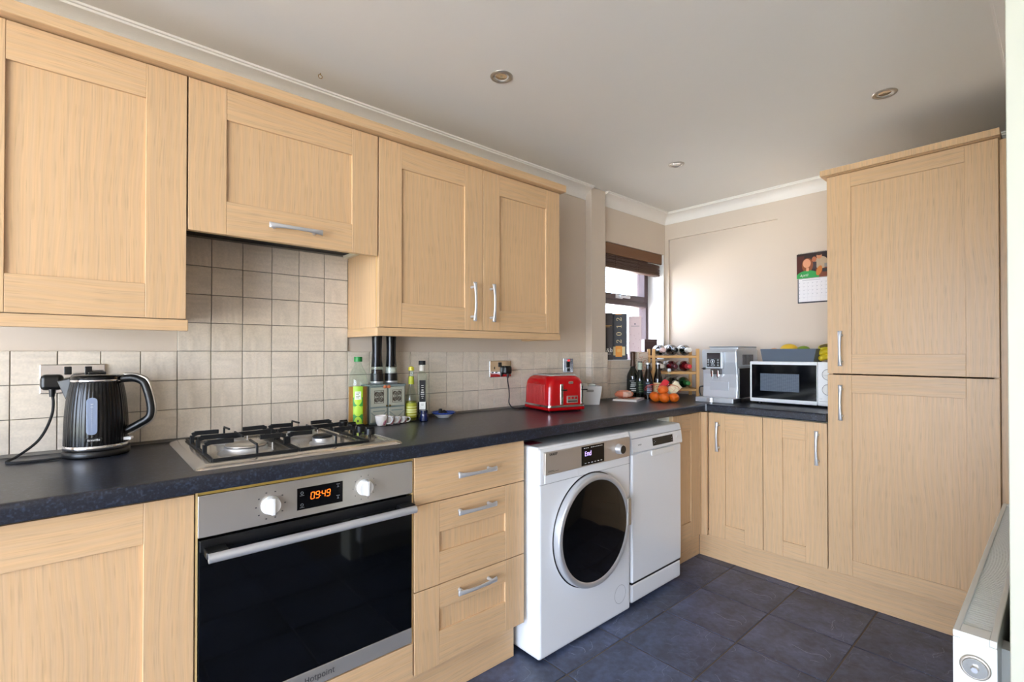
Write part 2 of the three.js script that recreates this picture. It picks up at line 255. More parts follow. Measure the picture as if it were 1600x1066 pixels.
// slatted blind drawn up at the head of the window
{
  const b = thing('wooden_blind', 'brown slatted wooden blind drawn up at the head of the window', 'blind', [2.7, 1.775, -0.04]);
  part('valance', metres(rbox(0.68, 0.075, 0.014, 0.004), 'x'), M.blindWood, b, [0, 0.125, 0.026]);
  part('head_rail', rbox(0.66, 0.035, 0.04, 0.003), M.slat, b, [0, 0.14, -0.012]);
  for (let k = 0; k < 11; k++) part('slat', rbox(0.66, 0.0035, 0.045, 0.0012, 1), M.slat, b, [rr(-0.003, 0.003), 0.018 + k * 0.0062, rr(-0.002, 0.002)]).rotation.x = rr(-0.06, 0.06);
  part('bottom_rail', rbox(0.66, 0.014, 0.046, 0.004), M.slat, b, [0, 0.007, 0]);
  for (const s of [-0.22, 0.05, 0.29]) part('cord', cyl(0.0012, 0.0012, 0.13, 6), M.slat, b, [s, 0.07, 0.025]);
  part('pull_cord', cyl(0.001, 0.001, 0.62, 6), M.print, b, [0.318, -0.2, 0.028]);
}

// ---------------------------------------------------------------- kitchen units
const ZF = 0.5785, XE = 2.5153, ZW = 0.286, DT = 0.02, ST = 0.097;
// bow handle with flared ends, long axis local x, standing off local z
const handleGeo = (() => {
  const L = 0.168, N = 20, pos = [], idx = [], ring = 8;
  for (let i = 0; i <= N; i++) {
    const t = -1 + 2 * i / N, x = t * L / 2, w = 0.0055 + 0.0036 * Math.pow(Math.abs(t), 2.2), th = 0.0042, zc = 0.026 + 0.008 * (1 - t * t);
    for (let k = 0; k < ring; k++) { const a = (k + 0.5) / ring * Math.PI * 2, c = Math.cos(a), s = Math.sin(a), q = 1 / Math.pow(Math.pow(Math.abs(c), 4) + Math.pow(Math.abs(s), 4), 0.25); pos.push(x, w * c * q, zc + th * s * q); }
  }
  for (let i = 0; i < N; i++) for (let k = 0; k < ring; k++) { const a = i * ring + k, b = i * ring + (k + 1) % ring, c = a + ring, d = b + ring; idx.push(a, b, c, b, d, c); }
  for (const [s, f] of [[0, 1], [N * ring, -1]]) for (let k = 1; k < ring - 1; k++) f > 0 ? idx.push(s, s + k + 1, s + k) : idx.push(s, s + k, s + k + 1);
  const g = new THREE.BufferGeometry(); g.setAttribute('position', new THREE.Float32BufferAttribute(pos, 3)); g.setAttribute('uv', new THREE.Float32BufferAttribute(new Float32Array(pos.length / 3 * 2), 2)); g.setIndex(idx); g.computeVertexNormals();
  const post = (x) => at(cyl(0.0062, 0.005, 0.027, 14).rotateX(Math.PI / 2), x, 0, 0.0135);
  return merge(g, post(-0.064), post(0.064));
})();
const handleGeoV = handleGeo.clone().rotateZ(Math.PI / 2);
// shaker front in the plane z = 0..DT, lower left corner at (0, 0); returns the door mesh (its panel) with stiles, rails and handle
function front(name, parent, x, y, W, H, { st = ST, rt = ST, rb = ST, handle, mat = M.wood } = {}) {
  const g = 0.0015, d = part(name, metres(at(new THREE.BoxGeometry(W - 2 * st + 0.01, H - rt - rb + 0.01, 0.008), W / 2, (H + rb - rt) / 2, 0.008)), mat, parent, [x, y, 0]);
  part('back_panel', ext(g, W - g, g, H - g, -0.001, 0.005), M.woodEdge, d);
  for (const sx of [g, W - st]) part('stile', metres(at(rbox(st - g, H - 2 * g, DT - 0.004, 0.0014), sx + (st - g) / 2, H / 2, DT / 2 + 0.002)), mat, d);
  for (const [y0, y1] of [[H - rt, H - g], [g, rb]]) part('rail', metres(at(rbox(W - 2 * st, y1 - y0, DT - 0.0045, 0.0014), W / 2, (y0 + y1) / 2, DT / 2 + 0.0017), 'x'), mat, d);
  if (handle) part('handle', handle.v ? handleGeoV : handleGeo, M.satin, d, [handle.x, handle.y, DT], 'satin nickel bow handle');
  return d;
}
const unit = (name, label, x, y, z, turn, cat = 'cabinet', group) => thing(name, label, cat, [x, y, z], turn, group);
// carcass behind the front, as boards
const carcass = (u, W, H, D, mat = M.carcass) => part('carcass', merge(ext(0.001, 0.019, 0, H, -D, -0.002), ext(W - 0.019, W - 0.001, 0, H, -D, -0.002), ext(0.019, W - 0.019, 0, 0.018, -D, -0.002), ext(0.019, W - 0.019, H - 0.018, H, -D, -0.002), ext(0.019, W - 0.019, 0.018, H - 0.018, -D, -D + 0.008)), mat, u);
const yb = 0.1497, yt = 0.8603, HB = yt - yb;
{ // left base cabinet
  const u = unit('base_cabinet', 'oak shaker base cabinet beside the oven, under the kettle', -0.6, yb, ZF - DT, 0);
  carcass(u, 0.598, HB, 0.53); front('door', u, 0, 0, 0.598, HB, { st: 0.1 });
}
{ // oven housing: side boards, a golden strip above and a drawer-front panel below
  const u = unit('oven_housing', 'oak housing round the built-in oven with plain panel below', 0, yb, ZF - DT, 0);
  part('side_board', ext(-0.001, 0.004, 0, HB, -0.53, DT - 0.003), M.woodEdge, u); part('side_board', ext(0.596, 0.601, 0, HB, -0.53, DT - 0.006), M.woodEdge, u);
  part('top_rail', ext(0.004, 0.596, HB - 0.0065, HB + 0.0065, -0.3, DT - 0.004), S('#a88a3e', { roughness: 0.5 }), u, null, 'golden metal strip');
  part('lower_panel', metres(ext(0.002, 0.598, 0.001, 0.112, 0, DT, 0.0014), 'x'), M.wood, u);
  part('shelf', ext(0.004, 0.596, 0.094, 0.112, -0.53, -0.001), M.carcass, u);
}
{ // drawer unit
  const u = unit('drawer_unit', 'oak three-drawer unit between the oven and the washing machine', 0.602, yb, ZF - DT, 0, 'drawers'), W = 0.488;
  carcass(u, W, HB, 0.53);
  const top = part('drawer', metres(ext(0.0015, W - 0.0015, 0.7034 - yb + 0.0015, HB, 0, DT, 0.0014), 'x'), M.wood, u);
  part('handle', handleGeo, M.satin, top, [0.243, 0.782 - yb, DT], 'satin nickel bow handle');
  front('drawer', u, 0, 0.4206 - yb, W, 0.2828, { rt: 0.106, rb: 0.109, handle: { x: 0.243, y: 0.233 } });
  front('drawer', u, 0, 0, W, 0.2709, { rt: 0.084, rb: 0.113, handle: { x: 0.243, y: 0.229 } });
}
{ // corner door on the long run and corner post
  const u = unit('corner_cabinet', 'oak corner cabinet door beside the dishwasher in the inner corner', 2.184, yb, ZF - DT, 0);
  part('carcass', merge(ext(0.001, 0.019, 0, HB, -0.53, -0.002), ext(0.019, 0.88, 0, 0.018, -0.53, -0.002), ext(0.019, 0.88, HB - 0.018, HB, -0.53, -0.002)), M.carcass, u);
  front('door', u, 0, 0, 0.296, HB);
  part('corner_post', metres(merge(ext(0.297, 0.3313, 0, HB, 0, DT, 0.0014), ext(0.3313 - DT, 0.3313, 0, HB, DT, 0.053, 0.0014))), M.wood, u);
}
{ // end run, doors face -x
  const u = unit('double_base_cabinet', 'oak base cabinet with two narrow doors under the microwave', XE + DT, yb, 0.6126, -Math.PI / 2);
  carcass(u, 0.602, HB, 0.52);
  front('door', u, 0, 0, 0.301, HB, { rb: 0.08, handle: { v: 1, x: 0.0615, y: 0.728 - yb } });
  front('door', u, 0.301, 0, 0.301, HB, { rb: 0.08, handle: { v: 1, x: 0.2605, y: 0.736 - yb } });
}
{ // tall unit
  const u = unit('tall_cabinet', 'tall oak two-door larder cabinet in the corner by the radiator', XE + DT, 0.1497, 1.2155, -Math.PI / 2), W = 0.597, H = 2.061 - yb;
  part('carcass', merge(metres(ext(0.001, 0.019, 0, H, -0.53, -0.002)), metres(ext(W - 0.019, W - 0.001, 0, H, -0.53, -0.002)), ext(0.019, W - 0.019, 0, 0.018, -0.53, -0.002), ext(0.019, W - 0.019, H - 0.018, H, -0.53, -0.002), ext(0.019, W - 0.019, 0.018, H - 0.018, -0.53, -0.522)), M.wood, u);
  front('door', u, 0, 0, W, 1.1005 - yb, { st: 0.1, rt: 0.085, rb: 0.075, handle: { v: 1, x: 0.06, y: 0.967 - yb } });
  front('door', u, 0, 1.1035 - yb, W, 2.061 - 1.1035, { st: 0.1, rt: 0.068, rb: 0.095, handle: { v: 1, x: 0.06, y: 1.225 - 1.1035 } });
  part('filler_strip', metres(ext(W, ZR - 1.2155 - 0.003, 0, H, -0.03, -0.012, 0.001)), M.wood, u);
  part('cornice', metres(merge(ext(-0.02, W + 0.005, H + 0.002, H + 0.03, -0.53, 0.05, 0.002), ext(-0.004, W + 0.002, H, H + 0.004, -0.53, 0.028))), M.wood, u);
}
// plinths
single('plinth_board', metres(ext(-0.9, 1.079, 0.001, 0.152, 0.512, 0.528, 0.001), 'x'), M.wood, 'oak plinth board under the oven and drawer unit', 'plinth', [0, 0, 0], 0, 'plinth boards');
single('plinth_board', metres(ext(2.2, 2.568, 0.001, 0.152, 0.512, 0.528, 0.001), 'x'), M.wood, 'short dark oak plinth board in the inner corner behind the dishwasher', 'plinth', [0, 0, 0], 0, 'plinth boards');
single('plinth_board', metres(ext(2.568, 2.584, 0.001, 0.152, 0.53, ZR - 0.005, 0.001), 'z'), M.wood, 'long pale oak plinth board under the end cabinets', 'plinth', [0, 0, 0], 0, 'plinth boards');
// worktop
{
  const w = thing('worktop', 'dark speckled laminate worktop running round the corner', 'worktop');
  const prof = new THREE.Shape(), D = 0.599, r = 0.012; prof.moveTo(0.001, 0.8675); prof.lineTo(D - 0.004, 0.8675); prof.quadraticCurveTo(D, 0.8675, D, 0.8715); prof.lineTo(D, WT - r); prof.quadraticCurveTo(D, WT, D - r, WT); prof.lineTo(0.001, WT); prof.closePath();
  const g = extrude(prof, 4.0 - 0.03 - 0.005, 0, 6); // length along x
  const p = g.attributes.position, n = g.attributes.normal; const flat = [];
  for (let i = 0; i < p.count; i += 3) for (const k of [0, 2, 1]) flat.push([-0.9 + p.getZ(i + k), p.getY(i + k), p.getX(i + k) + 0.009, n.getZ(i + k), n.getY(i + k), n.getX(i + k)]);
  const q = new THREE.BufferGeometry(); q.setAttribute('position', new THREE.Float32BufferAttribute(flat.flatMap((f) => f.slice(0, 3)), 3)); q.setAttribute('normal', new THREE.Float32BufferAttribute(flat.flatMap((f) => f.slice(3)), 3)); q.setAttribute('uv', new THREE.Float32BufferAttribute(new Float32Array(flat.length * 2), 2));
  part('long_run', metres(q), M.top, w);
  const g2 = extrude(prof, 1.214 - 0.609, 0, 6), p2 = g2.attributes.position, n2 = g2.attributes.normal;
  for (let i = 0; i < p2.count; i++) { p2.setX(i, 3.064 + 0.032 - p2.getX(i)); n2.setX(i, -n2.getX(i)); p2.setZ(i, 0.609 + p2.getZ(i)); }
  const f2 = []; for (let i = 0; i < p2.count; i += 3) for (const k of [0, 2, 1]) f2.push([p2.getX(i + k) - 0.0315, p2.getY(i + k), p2.getZ(i + k), n2.getX(i + k), n2.getY(i + k), n2.getZ(i + k)]);
  const q2 = new THREE.BufferGeometry(); q2.setAttribute('position', new THREE.Float32BufferAttribute(f2.flatMap((f) => [Math.max(f[0], 2.497 - 0.0), f[1], f[2]]), 3)); q2.setAttribute('normal', new THREE.Float32BufferAttribute(f2.flatMap((f) => f.slice(3)), 3)); q2.setAttribute('uv', new THREE.Float32BufferAttribute(new Float32Array(f2.length * 2), 2));
  part('short_run', metres(q2), M.top, w);
  part('joint_strip', ext(2.494, 2.4975, 0.868, WT + 0.001, 0.6075, 0.6105), M.satin, w, null, 'thin metal joint strip');
}
// wall cabinets
const wy0 = 1.3007, wy1 = 2.0157, HW = wy1 - wy0;
{
  const u = unit('wall_cabinet', 'oak wall cabinet with one shaker door above the kettle', -0.45, wy0, ZW - DT, 0), W = 0.4676;
  carcass(u, W, HW, ZW - DT - 0.004); front('door', u, 0, 0, W, HW);
  part('pelmet', metres(ext(-0.01, W + 0.004, -0.033, -0.0005, 0, DT, 0.002), 'x'), M.wood, u);
  part('side_panel', metres(ext(W - 0.001, W + 0.001, 0, HW, -0.24, 0)), M.wood, u);
  part('bracket', ext(W - 0.06, W - 0.012, -0.03, 0, -0.06, -0.004, 0.001), M.woodEdge, u);
}
{
  const u = unit('extractor_cabinet', 'oak flap-door cabinet housing the extractor above the hob', 0.0186, wy0, ZW - DT, 0), W = 0.598, b = 1.5644 - wy0;
  part('carcass', merge(ext(0.001, 0.019, b + 0.03, HW, -0.262, -0.002), ext(W - 0.019, W - 0.001, b + 0.03, HW, -0.262, -0.002), ext(0.019, W - 0.019, HW - 0.018, HW, -0.262, -0.002)), M.carcass, u);
  front('door', u, 0, b, W, HW - b, { st: 0.1, rb: 0.104, handle: { x: 0.299, y: 0.048 } });
  part('extractor', merge(ext(0.003, W - 0.003, b + 0.042, b + 0.1, -0.255, -0.003, 0.003), ext(0.05, W - 0.05, b + 0.037, b + 0.043, -0.2, -0.03, 0.003)), M.blackMatt, u, null, 'dark underside of the extractor');
  part('glass_visor', ext(0.004, W - 0.004, b + 0.036, b + 0.0405, -0.03, -0.001, 0.001), M.blackGloss, u);
}
{
  const u = unit('double_wall_cabinet', 'oak double-door wall cabinet above the pepper mills and toaster', 0.6186, wy0, ZW - DT, 0), W = 0.988;
  carcass(u, W, HW, ZW - DT - 0.004);
  front('door', u, 0, 0, 0.4945, HW, { handle: { v: 1, x: 0.432, y: 0.123 } });
  front('door', u, 0.4945, 0, 0.4935, HW, { handle: { v: 1, x: 0.043, y: 0.124 } });
  part('side_panel', metres(ext(-0.0015, 0.001, 0, HW, -0.255, 0.001)), M.wood, u); part('side_panel', metres(ext(W - 0.001, W + 0.0015, 0, HW, -0.255, 0.001)), M.wood, u);
  part('pelmet', metres(merge(ext(-0.004, W + 0.006, -0.033, -0.0005, 0, DT, 0.002), ext(-0.004, 0.014, -0.033, -0.0005, -0.255, 0.001, 0.002), ext(W - 0.012, W + 0.006, -0.033, -0.0005, -0.255, 0.001, 0.002)), 'x'), M.wood, u);
  part('bracket', ext(W - 0.36, W - 0.3, -0.03, 0, -0.06, -0.004, 0.001), M.woodEdge, u);
}
single('cabinet_cornice', metres(merge(ext(-0.9, 1.625, wy1 + 0.002, wy1 + 0.036, 0.002, 0.317, 0.003)), 'x'), M.wood, 'long oak cornice board capping the wall cabinets', 'cornice');

// ---------------------------------------------------------------- oven
{
  const o = thing('built_in_oven', 'stainless steel and black glass oven with lit clock under the hob', 'oven', [0.004, 0.262, ZF - DT]), W = 0.592, F = DT;
  part('body', ext(0.01, W - 0.01, 0.002, 0.592, -0.5, -0.002), M.blackMatt, o);
  const fa = part('control_panel', metres(ext(0, W, 0.487, 0.591, 0, F, 0.002), 'x'), M.steel, o);
  const dis = part('display', ext(0.232, 0.36, 0.507, 0.567, F, F + 0.0012), M.screen, fa);
  { const SEG = { 0: 'abcdef', 9: 'abcdfg', 4: 'bcfg' }, P7 = { a: [0, 1, 1, 0], g: [0, 0, 1, 0], d: [0, -1, 1, 0], f: [-1, 0.5, 0, 1], b: [1, 0.5, 0, 1], e: [-1, -0.5, 0, 1], c: [1, -0.5, 0, 1] }, g = [];
    [0, 9, 4, 9].forEach((n, i) => { for (const k of SEG[n]) { const [px, py, hz] = P7[k], q = hz ? new THREE.BoxGeometry(0.0072, 0.0017, 0.0004) : new THREE.BoxGeometry(0.0017, 0.0078, 0.0004); const y = py * 0.0092, x = (i - 1.5) * 0.0138 + (i > 1 ? 0.0014 : -0.0014) + px * 0.0046 + y * 0.12; g.push(at(q, x, y, 0)); } });
    for (const y of [-0.004, 0.004]) g.push(at(new THREE.BoxGeometry(0.0014, 0.0014, 0.0004), y * 0.12, y, 0));
    part('clock_digits', at(merge(g), 0.296, 0.541, F + 0.0015), M.orangeLed, dis, null, 'glowing orange clock digits'); }
  { const g = []; for (const [x, y] of [[0.245, 0.553], [0.245, 0.52]]) { g.push(at(new THREE.TorusGeometry(0.0035, 0.0005, 4, 16), x, y, F + 0.0014), ext(x - 0.006, x + 0.006, y - 0.0075, y - 0.0068, F + 0.0012, F + 0.0016)); } for (const [x, y] of [[0.346, 0.556], [0.346, 0.523]]) g.push(ext(x - 0.005, x + 0.005, y + 0.004, y + 0.005, F + 0.0012, F + 0.0016), ext(x - 0.003, x + 0.003, y - 0.004, y - 0.0032, F + 0.0012, F + 0.0016), ext(x - 0.0006, x + 0.0006, y - 0.002, y + 0.002, F + 0.0012, F + 0.0016)); part('display_symbols', merge(g), M.printGrey, dis); }
  for (const kx of [0.165, 0.428]) {
    const k = part('knob', merge(at(cyl(0.0245, 0.0215, 0.016, 40).rotateX(Math.PI / 2), 0, 0, 0.008), at(rbox(0.012, 0.044, 0.013, 0.004), 0.001, 0, 0.02)), M.whitePlastic, o, [kx, 0.536, F], 'pale grey rotary knob');
    const g = []; for (let i = 0; i < 10; i++) { const a = Math.PI * 2 * (i + 0.5) / 10 + Math.PI / 2; g.push(at(rbox(kx < 0.3 ? 0.0042 : 0.002, 0.003, 0.0004, 0.0001, 1), Math.cos(a) * 0.036, Math.sin(a) * 0.036, 0.0002)); }
    part('dial_marks', merge(g), M.printDark, k);
  }
  const d = part('oven_door', ext(0.002, W - 0.002, 0.053, 0.482, 0, F, 0.002), M.ovenGlass, o, null, 'black glass oven door');
  part('door_trim', ext(0.004, W - 0.004, 0.452, 0.481, F - 0.002, F + 0.003, 0.002), M.black, d);
  part('lower_trim', metres(ext(0.002, W - 0.002, 0.004, 0.053, 0, F + 0.001, 0.002), 'x'), M.steel, d, null, 'brushed steel strip with maker lettering');
  part('lettering', at(text('Hotpoint', 0.0155, 0.0004, fontR), 0.296, 0.0265, F + 0.0011), M.printDark, d);
  const h = part('handle', at(cyl(0.0115, 0.0115, 0.562, 28).rotateZ(Math.PI / 2), W / 2, 0.449, F + 0.046), M.satin, d, null, 'round steel bar handle');
  for (const hx of [0.035, W - 0.035]) part('handle_bracket', ext(hx - 0.024, hx + 0.024, 0.445, 0.463, F, F + 0.042, 0.004), M.black, h);
}
// ---------------------------------------------------------------- hob
{
  const o = thing('gas_hob', 'stainless steel four-burner gas hob with black pan supports', 'hob', [0.002, WT, 0.035]), W = 0.58, D = 0.518;
  // pressed tray: rim rolls down to the worktop, well a little lower than the rim
  const sec = [[0, 0.0005], [0.004, 0.005], [0.018, 0.0105], [0.034, 0.0115], [0.042, 0.009], [0.05, 0.0055]];
  const pos = [], idx = [], rings = sec.length, per = 4 * 8;
  for (const [ins, y] of sec) for (let k = 0; k < per; k++) { const side = Math.floor(k / 8), t = (k % 8) / 7, r = Math.max(0.006, 0.02 - ins * 0.2), cx = side === 0 || side === 3 ? ins + r : W - ins - r, cz = side < 2 ? ins + r : D - ins - r, a = Math.PI + side * Math.PI / 2 + t * Math.PI / 2; pos.push(cx + Math.cos(a) * r, y, cz + Math.sin(a) * r); }
  for (let i = 0; i < rings - 1; i++) for (let k = 0; k < per; k++) { const a = i * per + k, b = i * per + (k + 1) % per; idx.push(a, a + per, b, b, a + per, b + per); }
  const c = pos.length / 3; pos.push(W / 2, 0.0055, D / 2); for (let k = 0; k < per; k++) idx.push((rings - 1) * per + k, c, (rings - 1) * per + (k + 1) % per);
  const g = new THREE.BufferGeometry(); g.setAttribute('position', new THREE.Float32BufferAttribute(pos, 3)); g.setAttribute('uv', new THREE.Float32BufferAttribute(pos.flatMap((_, i) => i % 3 ? [] : [pos[i], pos[i + 2]]), 2)); g.setIndex(idx); g.computeVertexNormals();
  part('tray', g, M.steel, o);
  const burners = [[0.15, 0.355, 0.058], [0.15, 0.155, 0.04], [0.372, 0.355, 0.032], [0.372, 0.15, 0.045]];
  for (const [x, z, r] of burners) {
    const b = part('burner', lathe([[r * 1.25, 0.0056], [r * 1.2, 0.009], [r * 0.98, 0.011], [r * 0.98, 0.022], [r * 0.9, 0.024], [0, 0.024]], 40), M.alu, o, [x, 0, z]);
    part('burner_cap', lathe([[0, 0.0325], [r * 0.8, 0.032], [r * 0.93, 0.029], [r * 0.93, 0.0245], [0, 0.0245]], 40), r > 0.05 ? M.steelPlain : M.iron, b);
    part('ignition_pin', cyl(0.002, 0.0015, 0.022, 8), M.print, b, [r * 1.1, 0.019, r * 0.5]);
  }
  // two cast supports, each a frame with fingers over its burners
  const bar = (a, b, w, h) => { const d = V(...b).sub(V(...a)), L = d.length(), q = rbox(L, h, w, 0.0015, 1); q.applyQuaternion(new THREE.Quaternion().setFromUnitVectors(V(1, 0, 0), d.normalize())); return at(q, (a[0] + b[0]) / 2, (a[1] + b[1]) / 2, (a[2] + b[2]) / 2); };
  for (const [x0, x1, z0, z1] of [[0.045, 0.258, 0.05, 0.468], [0.266, 0.478, 0.05, 0.468]]) {
    const gs = [], yl = 0.0135, yh = 0.045, xm = (x0 + x1) / 2, zm = (z0 + z1) / 2;
    gs.push(bar([x0, yl, z0], [x1, yl, z0], 0.007, 0.009), bar([x0, yl, z1], [x1, yl, z1], 0.007, 0.009), bar([x0, yl, z0], [x0, yl, z1], 0.007, 0.009), bar([x1, yl, z0], [x1, yl, z1], 0.007, 0.009));
    for (const z of [z0 + 0.1, z0 + 0.205, z1 - 0.11]) for (const [xa, s] of [[x0, 1], [x1, -1]]) { const reach = z === z0 + 0.205 ? (x1 - x0) / 2 : 0.072; gs.push(bar([xa, yl, z], [xa, yh - 0.006, z], 0.011, 0.011), bar([xa, yh - 0.005, z], [xa + s * 0.014, yh, z], 0.0105, 0.013), bar([xa + s * 0.006, yh, z], [xa + s * reach, yh - 0.001, z], 0.009, 0.013)); }
    for (const [za, s] of [[z0, 1], [z1, -1]]) gs.push(bar([xm, yl, za], [xm, yh - 0.004, za], 0.006, 0.006), bar([xm, yh - 0.002, za], [xm, yh, za + s * 0.078], 0.0055, 0.006));
    gs.push(bar([xm, yh, zm - 0.055], [xm, yh, zm + 0.055], 0.0055, 0.006));
    part('pan_support', merge(gs), M.iron, o);
  }
  for (let k = 0; k < 4; k++) {
    const n = part('knob', merge(at(cyl(0.018, 0.0165, 0.02, 28), 0, 0.022, 0), at(cyl(0.006, 0.006, 0.012, 12), 0, 0.008, 0)), M.black, o, [0.534, 0.003, 0.13 + k * 0.075], 'black control knob');
    part('knob_grip', rbox(0.03, 0.008, 0.009, 0.003), M.black, n, [0, 0.034, 0]);
  }
}
// ---------------------------------------------------------------- washing machine
{
  const o = thing('washing_machine', 'white front-loading washing machine with big dark round door', 'washing machine', [1.112, 0, 0.05]), W = 0.598, H = 0.83, D = 0.6; // front face local z = D
  part('body', rbox(W, H - 0.012, D - 0.012, 0.014, 4), M.appliance, o, [W / 2, H / 2 + 0.006, (D - 0.012) / 2]);
  part('lid', rbox(W, 0.024, D - 0.02, 0.008, 3), M.appliance, o, [W / 2, H - 0.006, (D - 0.02) / 2]);
  part('warning_label', ext(0.02, 0.09, H + 0.0062, H + 0.0067, 0.46, 0.52), S('#8d1c3a'), o);
  const F = D - 0.012, fa = part('control_panel', metres(ext(0.024, W - 0.02, 0.727, 0.815, F - 0.01, F + 0.012, 0.003), 'x'), S('#bfb6ac', { metalness: 0.6, roughness: 0.38 }), o, null, 'champagne metallic control panel');
  const dis = part('display', ext(0.236, 0.386, 0.732, 0.812, F + 0.011, F + 0.0135, 0.001), M.screen, fa);
  part('display_text', at(text('End', 0.019, 0.0004, fontR), 0.277, 0.781, F + 0.0137), M.violetLed, dis, null, 'glowing violet word');
  { const g = []; for (let i = 0; i < 11; i++) if (i !== 3) g.push(ext(0.25 + i * 0.0115, 0.2575 + i * 0.0115, 0.803, 0.8055, F + 0.0135, F + 0.0138)); for (let i = 0; i < 6; i++) g.push(ext(0.256 + i * 0.021, 0.266 + i * 0.021, 0.7395, 0.742, F + 0.0135, F + 0.0138)); part('display_symbols', merge(g), M.print, dis); }
  part('lettering', merge(at(text('SHARP', 0.0105, 0.0003), 0.068, 0.806, F + 0.012), ext(0.038, 0.098, 0.738, 0.7392, F + 0.012, F + 0.0123), ext(0.038, 0.07, 0.742, 0.7432, F + 0.012, F + 0.0123)), M.printDark, fa);
  const kn = part('dial', at(cyl(0.0235, 0.0215, 0.026, 40).rotateX(Math.PI / 2), 0.49, 0.772, F + 0.025), M.satin, fa, null, 'silver dial with black cap');
  part('dial_cap', at(cyl(0.0185, 0.018, 0.002, 32).rotateX(Math.PI / 2), 0.49, 0.772, F + 0.039), M.black, kn);
  part('drawer_front', ext(0.03, 0.228, 0.692, 0.7255, F - 0.006, F + 0.0035, 0.003), M.appliance, o);
  part('seam', ext(0.004, W - 0.004, 0.689, 0.6905, F - 0.003, F + 0.0006), M.printGrey, o);
  const dr = part('door', lathe([[0.2, -0.006], [0.236, -0.006], [0.2375, 0.0], [0.2365, 0.024], [0.233, 0.0305], [0.228, 0.032], [0.216, 0.031], [0.2125, 0.028], [0.2, 0.02]], 96).rotateX(Math.PI / 2), M.satin, o, [0.316, 0.452, F], 'silver porthole door ring');
  part('gasket_ring', new THREE.TorusGeometry(0.239, 0.0035, 10, 80), M.black, dr, [0, 0, -0.001]);
  part('door_glass', lathe([[0.214, 0.026], [0.208, 0.0295], [0.15, 0.033], [0.08, 0.035], [0, 0.036]], 80).rotateX(Math.PI / 2), P('#080809', { roughness: 0.05, specularIntensity: 0.6 }), dr);
  part('door_handle', rbox(0.026, 0.125, 0.018, 0.006), M.nickel, dr, [0.229, 0.03, 0.026]);
  part('filter_cap', new THREE.TorusGeometry(0.041, 0.0009, 6, 48), M.printGrey, o, [0.518, 0.106, F - 0.0004]);
  for (const [fx, fz] of [[0.05, 0.06], [W - 0.05, 0.06], [0.05, 0.53], [W - 0.05, 0.53]]) part('foot', cyl(0.02, 0.02, 0.014, 20), M.black, o, [fx, 0.007, fz]);
}
// ---------------------------------------------------------------- slim dishwasher
{
  const o = thing('dishwasher', 'slim white dishwasher with black display in the angled control panel', 'dishwasher', [1.727, 0, 0.05]), W = 0.446, F = 0.587;
  part('body', ext(0.004, W - 0.004, 0.03, 0.8, 0.0, F - 0.05, 0.004), M.appliance, o);
  part('lid', merge(extrude((() => { const s = new THREE.Shape(); s.moveTo(0, 0.799); s.lineTo(F - 0.004, 0.799); s.lineTo(F - 0.012, 0.826); s.quadraticCurveTo(F - 0.014, 0.832, F - 0.024, 0.832); s.lineTo(0, 0.832); s.closePath(); return s; })(), W).rotateY(-Math.PI / 2).translate(W, 0, 0)), M.appliance, o);
  const pan = part('control_panel', extrude((() => { const s = new THREE.Shape(); s.moveTo(F - 0.05, 0.728); s.lineTo(F - 0.004, 0.728); s.quadraticCurveTo(F + 0.004, 0.73, F + 0.004, 0.738); s.lineTo(F - 0.003, 0.796); s.lineTo(F - 0.05, 0.796); s.closePath(); return s; })(), W - 0.002).rotateY(-Math.PI / 2).translate(W - 0.001, 0, 0), M.appliance, o);
  const tilt = -Math.atan(0.007 / 0.058);
  const dd = part('display', rbox(0.185, 0.038, 0.002, 0.001), M.screen, pan, [0.262, 0.765, F + 0.0012]); dd.rotation.x = tilt;
  { const g = []; for (const [x, y] of [[-0.08, 0.006], [-0.08, -0.006], [0.082, 0.004], [0.082, -0.01], [-0.07, 0.0]]) g.push(at(new THREE.BoxGeometry(0.004, 0.002, 0.0003), x, y, 0.0012)); part('display_symbols', merge(g), M.print, dd); }
  const lt = part('lettering', merge(at(text('SHARP', 0.007, 0.0003), 0, 0, 0)), M.printGrey, pan, [0.06, 0.765, F + 0.0008]); lt.rotation.x = tilt;
  part('button', at(cyl(0.005, 0.0045, 0.003, 16).rotateX(Math.PI / 2), 0.398, 0.766, F + 0.0015), M.whitePlastic, pan);
  const dr = part('door', ext(0.001, W - 0.001, 0.118, 0.727, F - 0.05, F - 0.002, 0.01), M.appliance, o);
  part('grip', extrude(rrect(0.2, 0.026, 0.012), 0.004, 0.002), M.whitePlastic, dr, [0.262, 0.71, F - 0.003]);
  part('kick_panel', ext(0.002, W - 0.002, 0.022, 0.112, F - 0.07, F - 0.006, 0.012), M.appliance, o);
  part('gap_strip', ext(0.004, W - 0.004, 0.11, 0.12, F - 0.06, F - 0.008), M.black, o);
  for (const [fx, fz] of [[0.05, 0.06], [W - 0.05, 0.06], [0.05, 0.48], [W - 0.05, 0.48]]) part('foot', cyl(0.018, 0.018, 0.03, 18), M.black, o, [fx, 0.015, fz]);
}
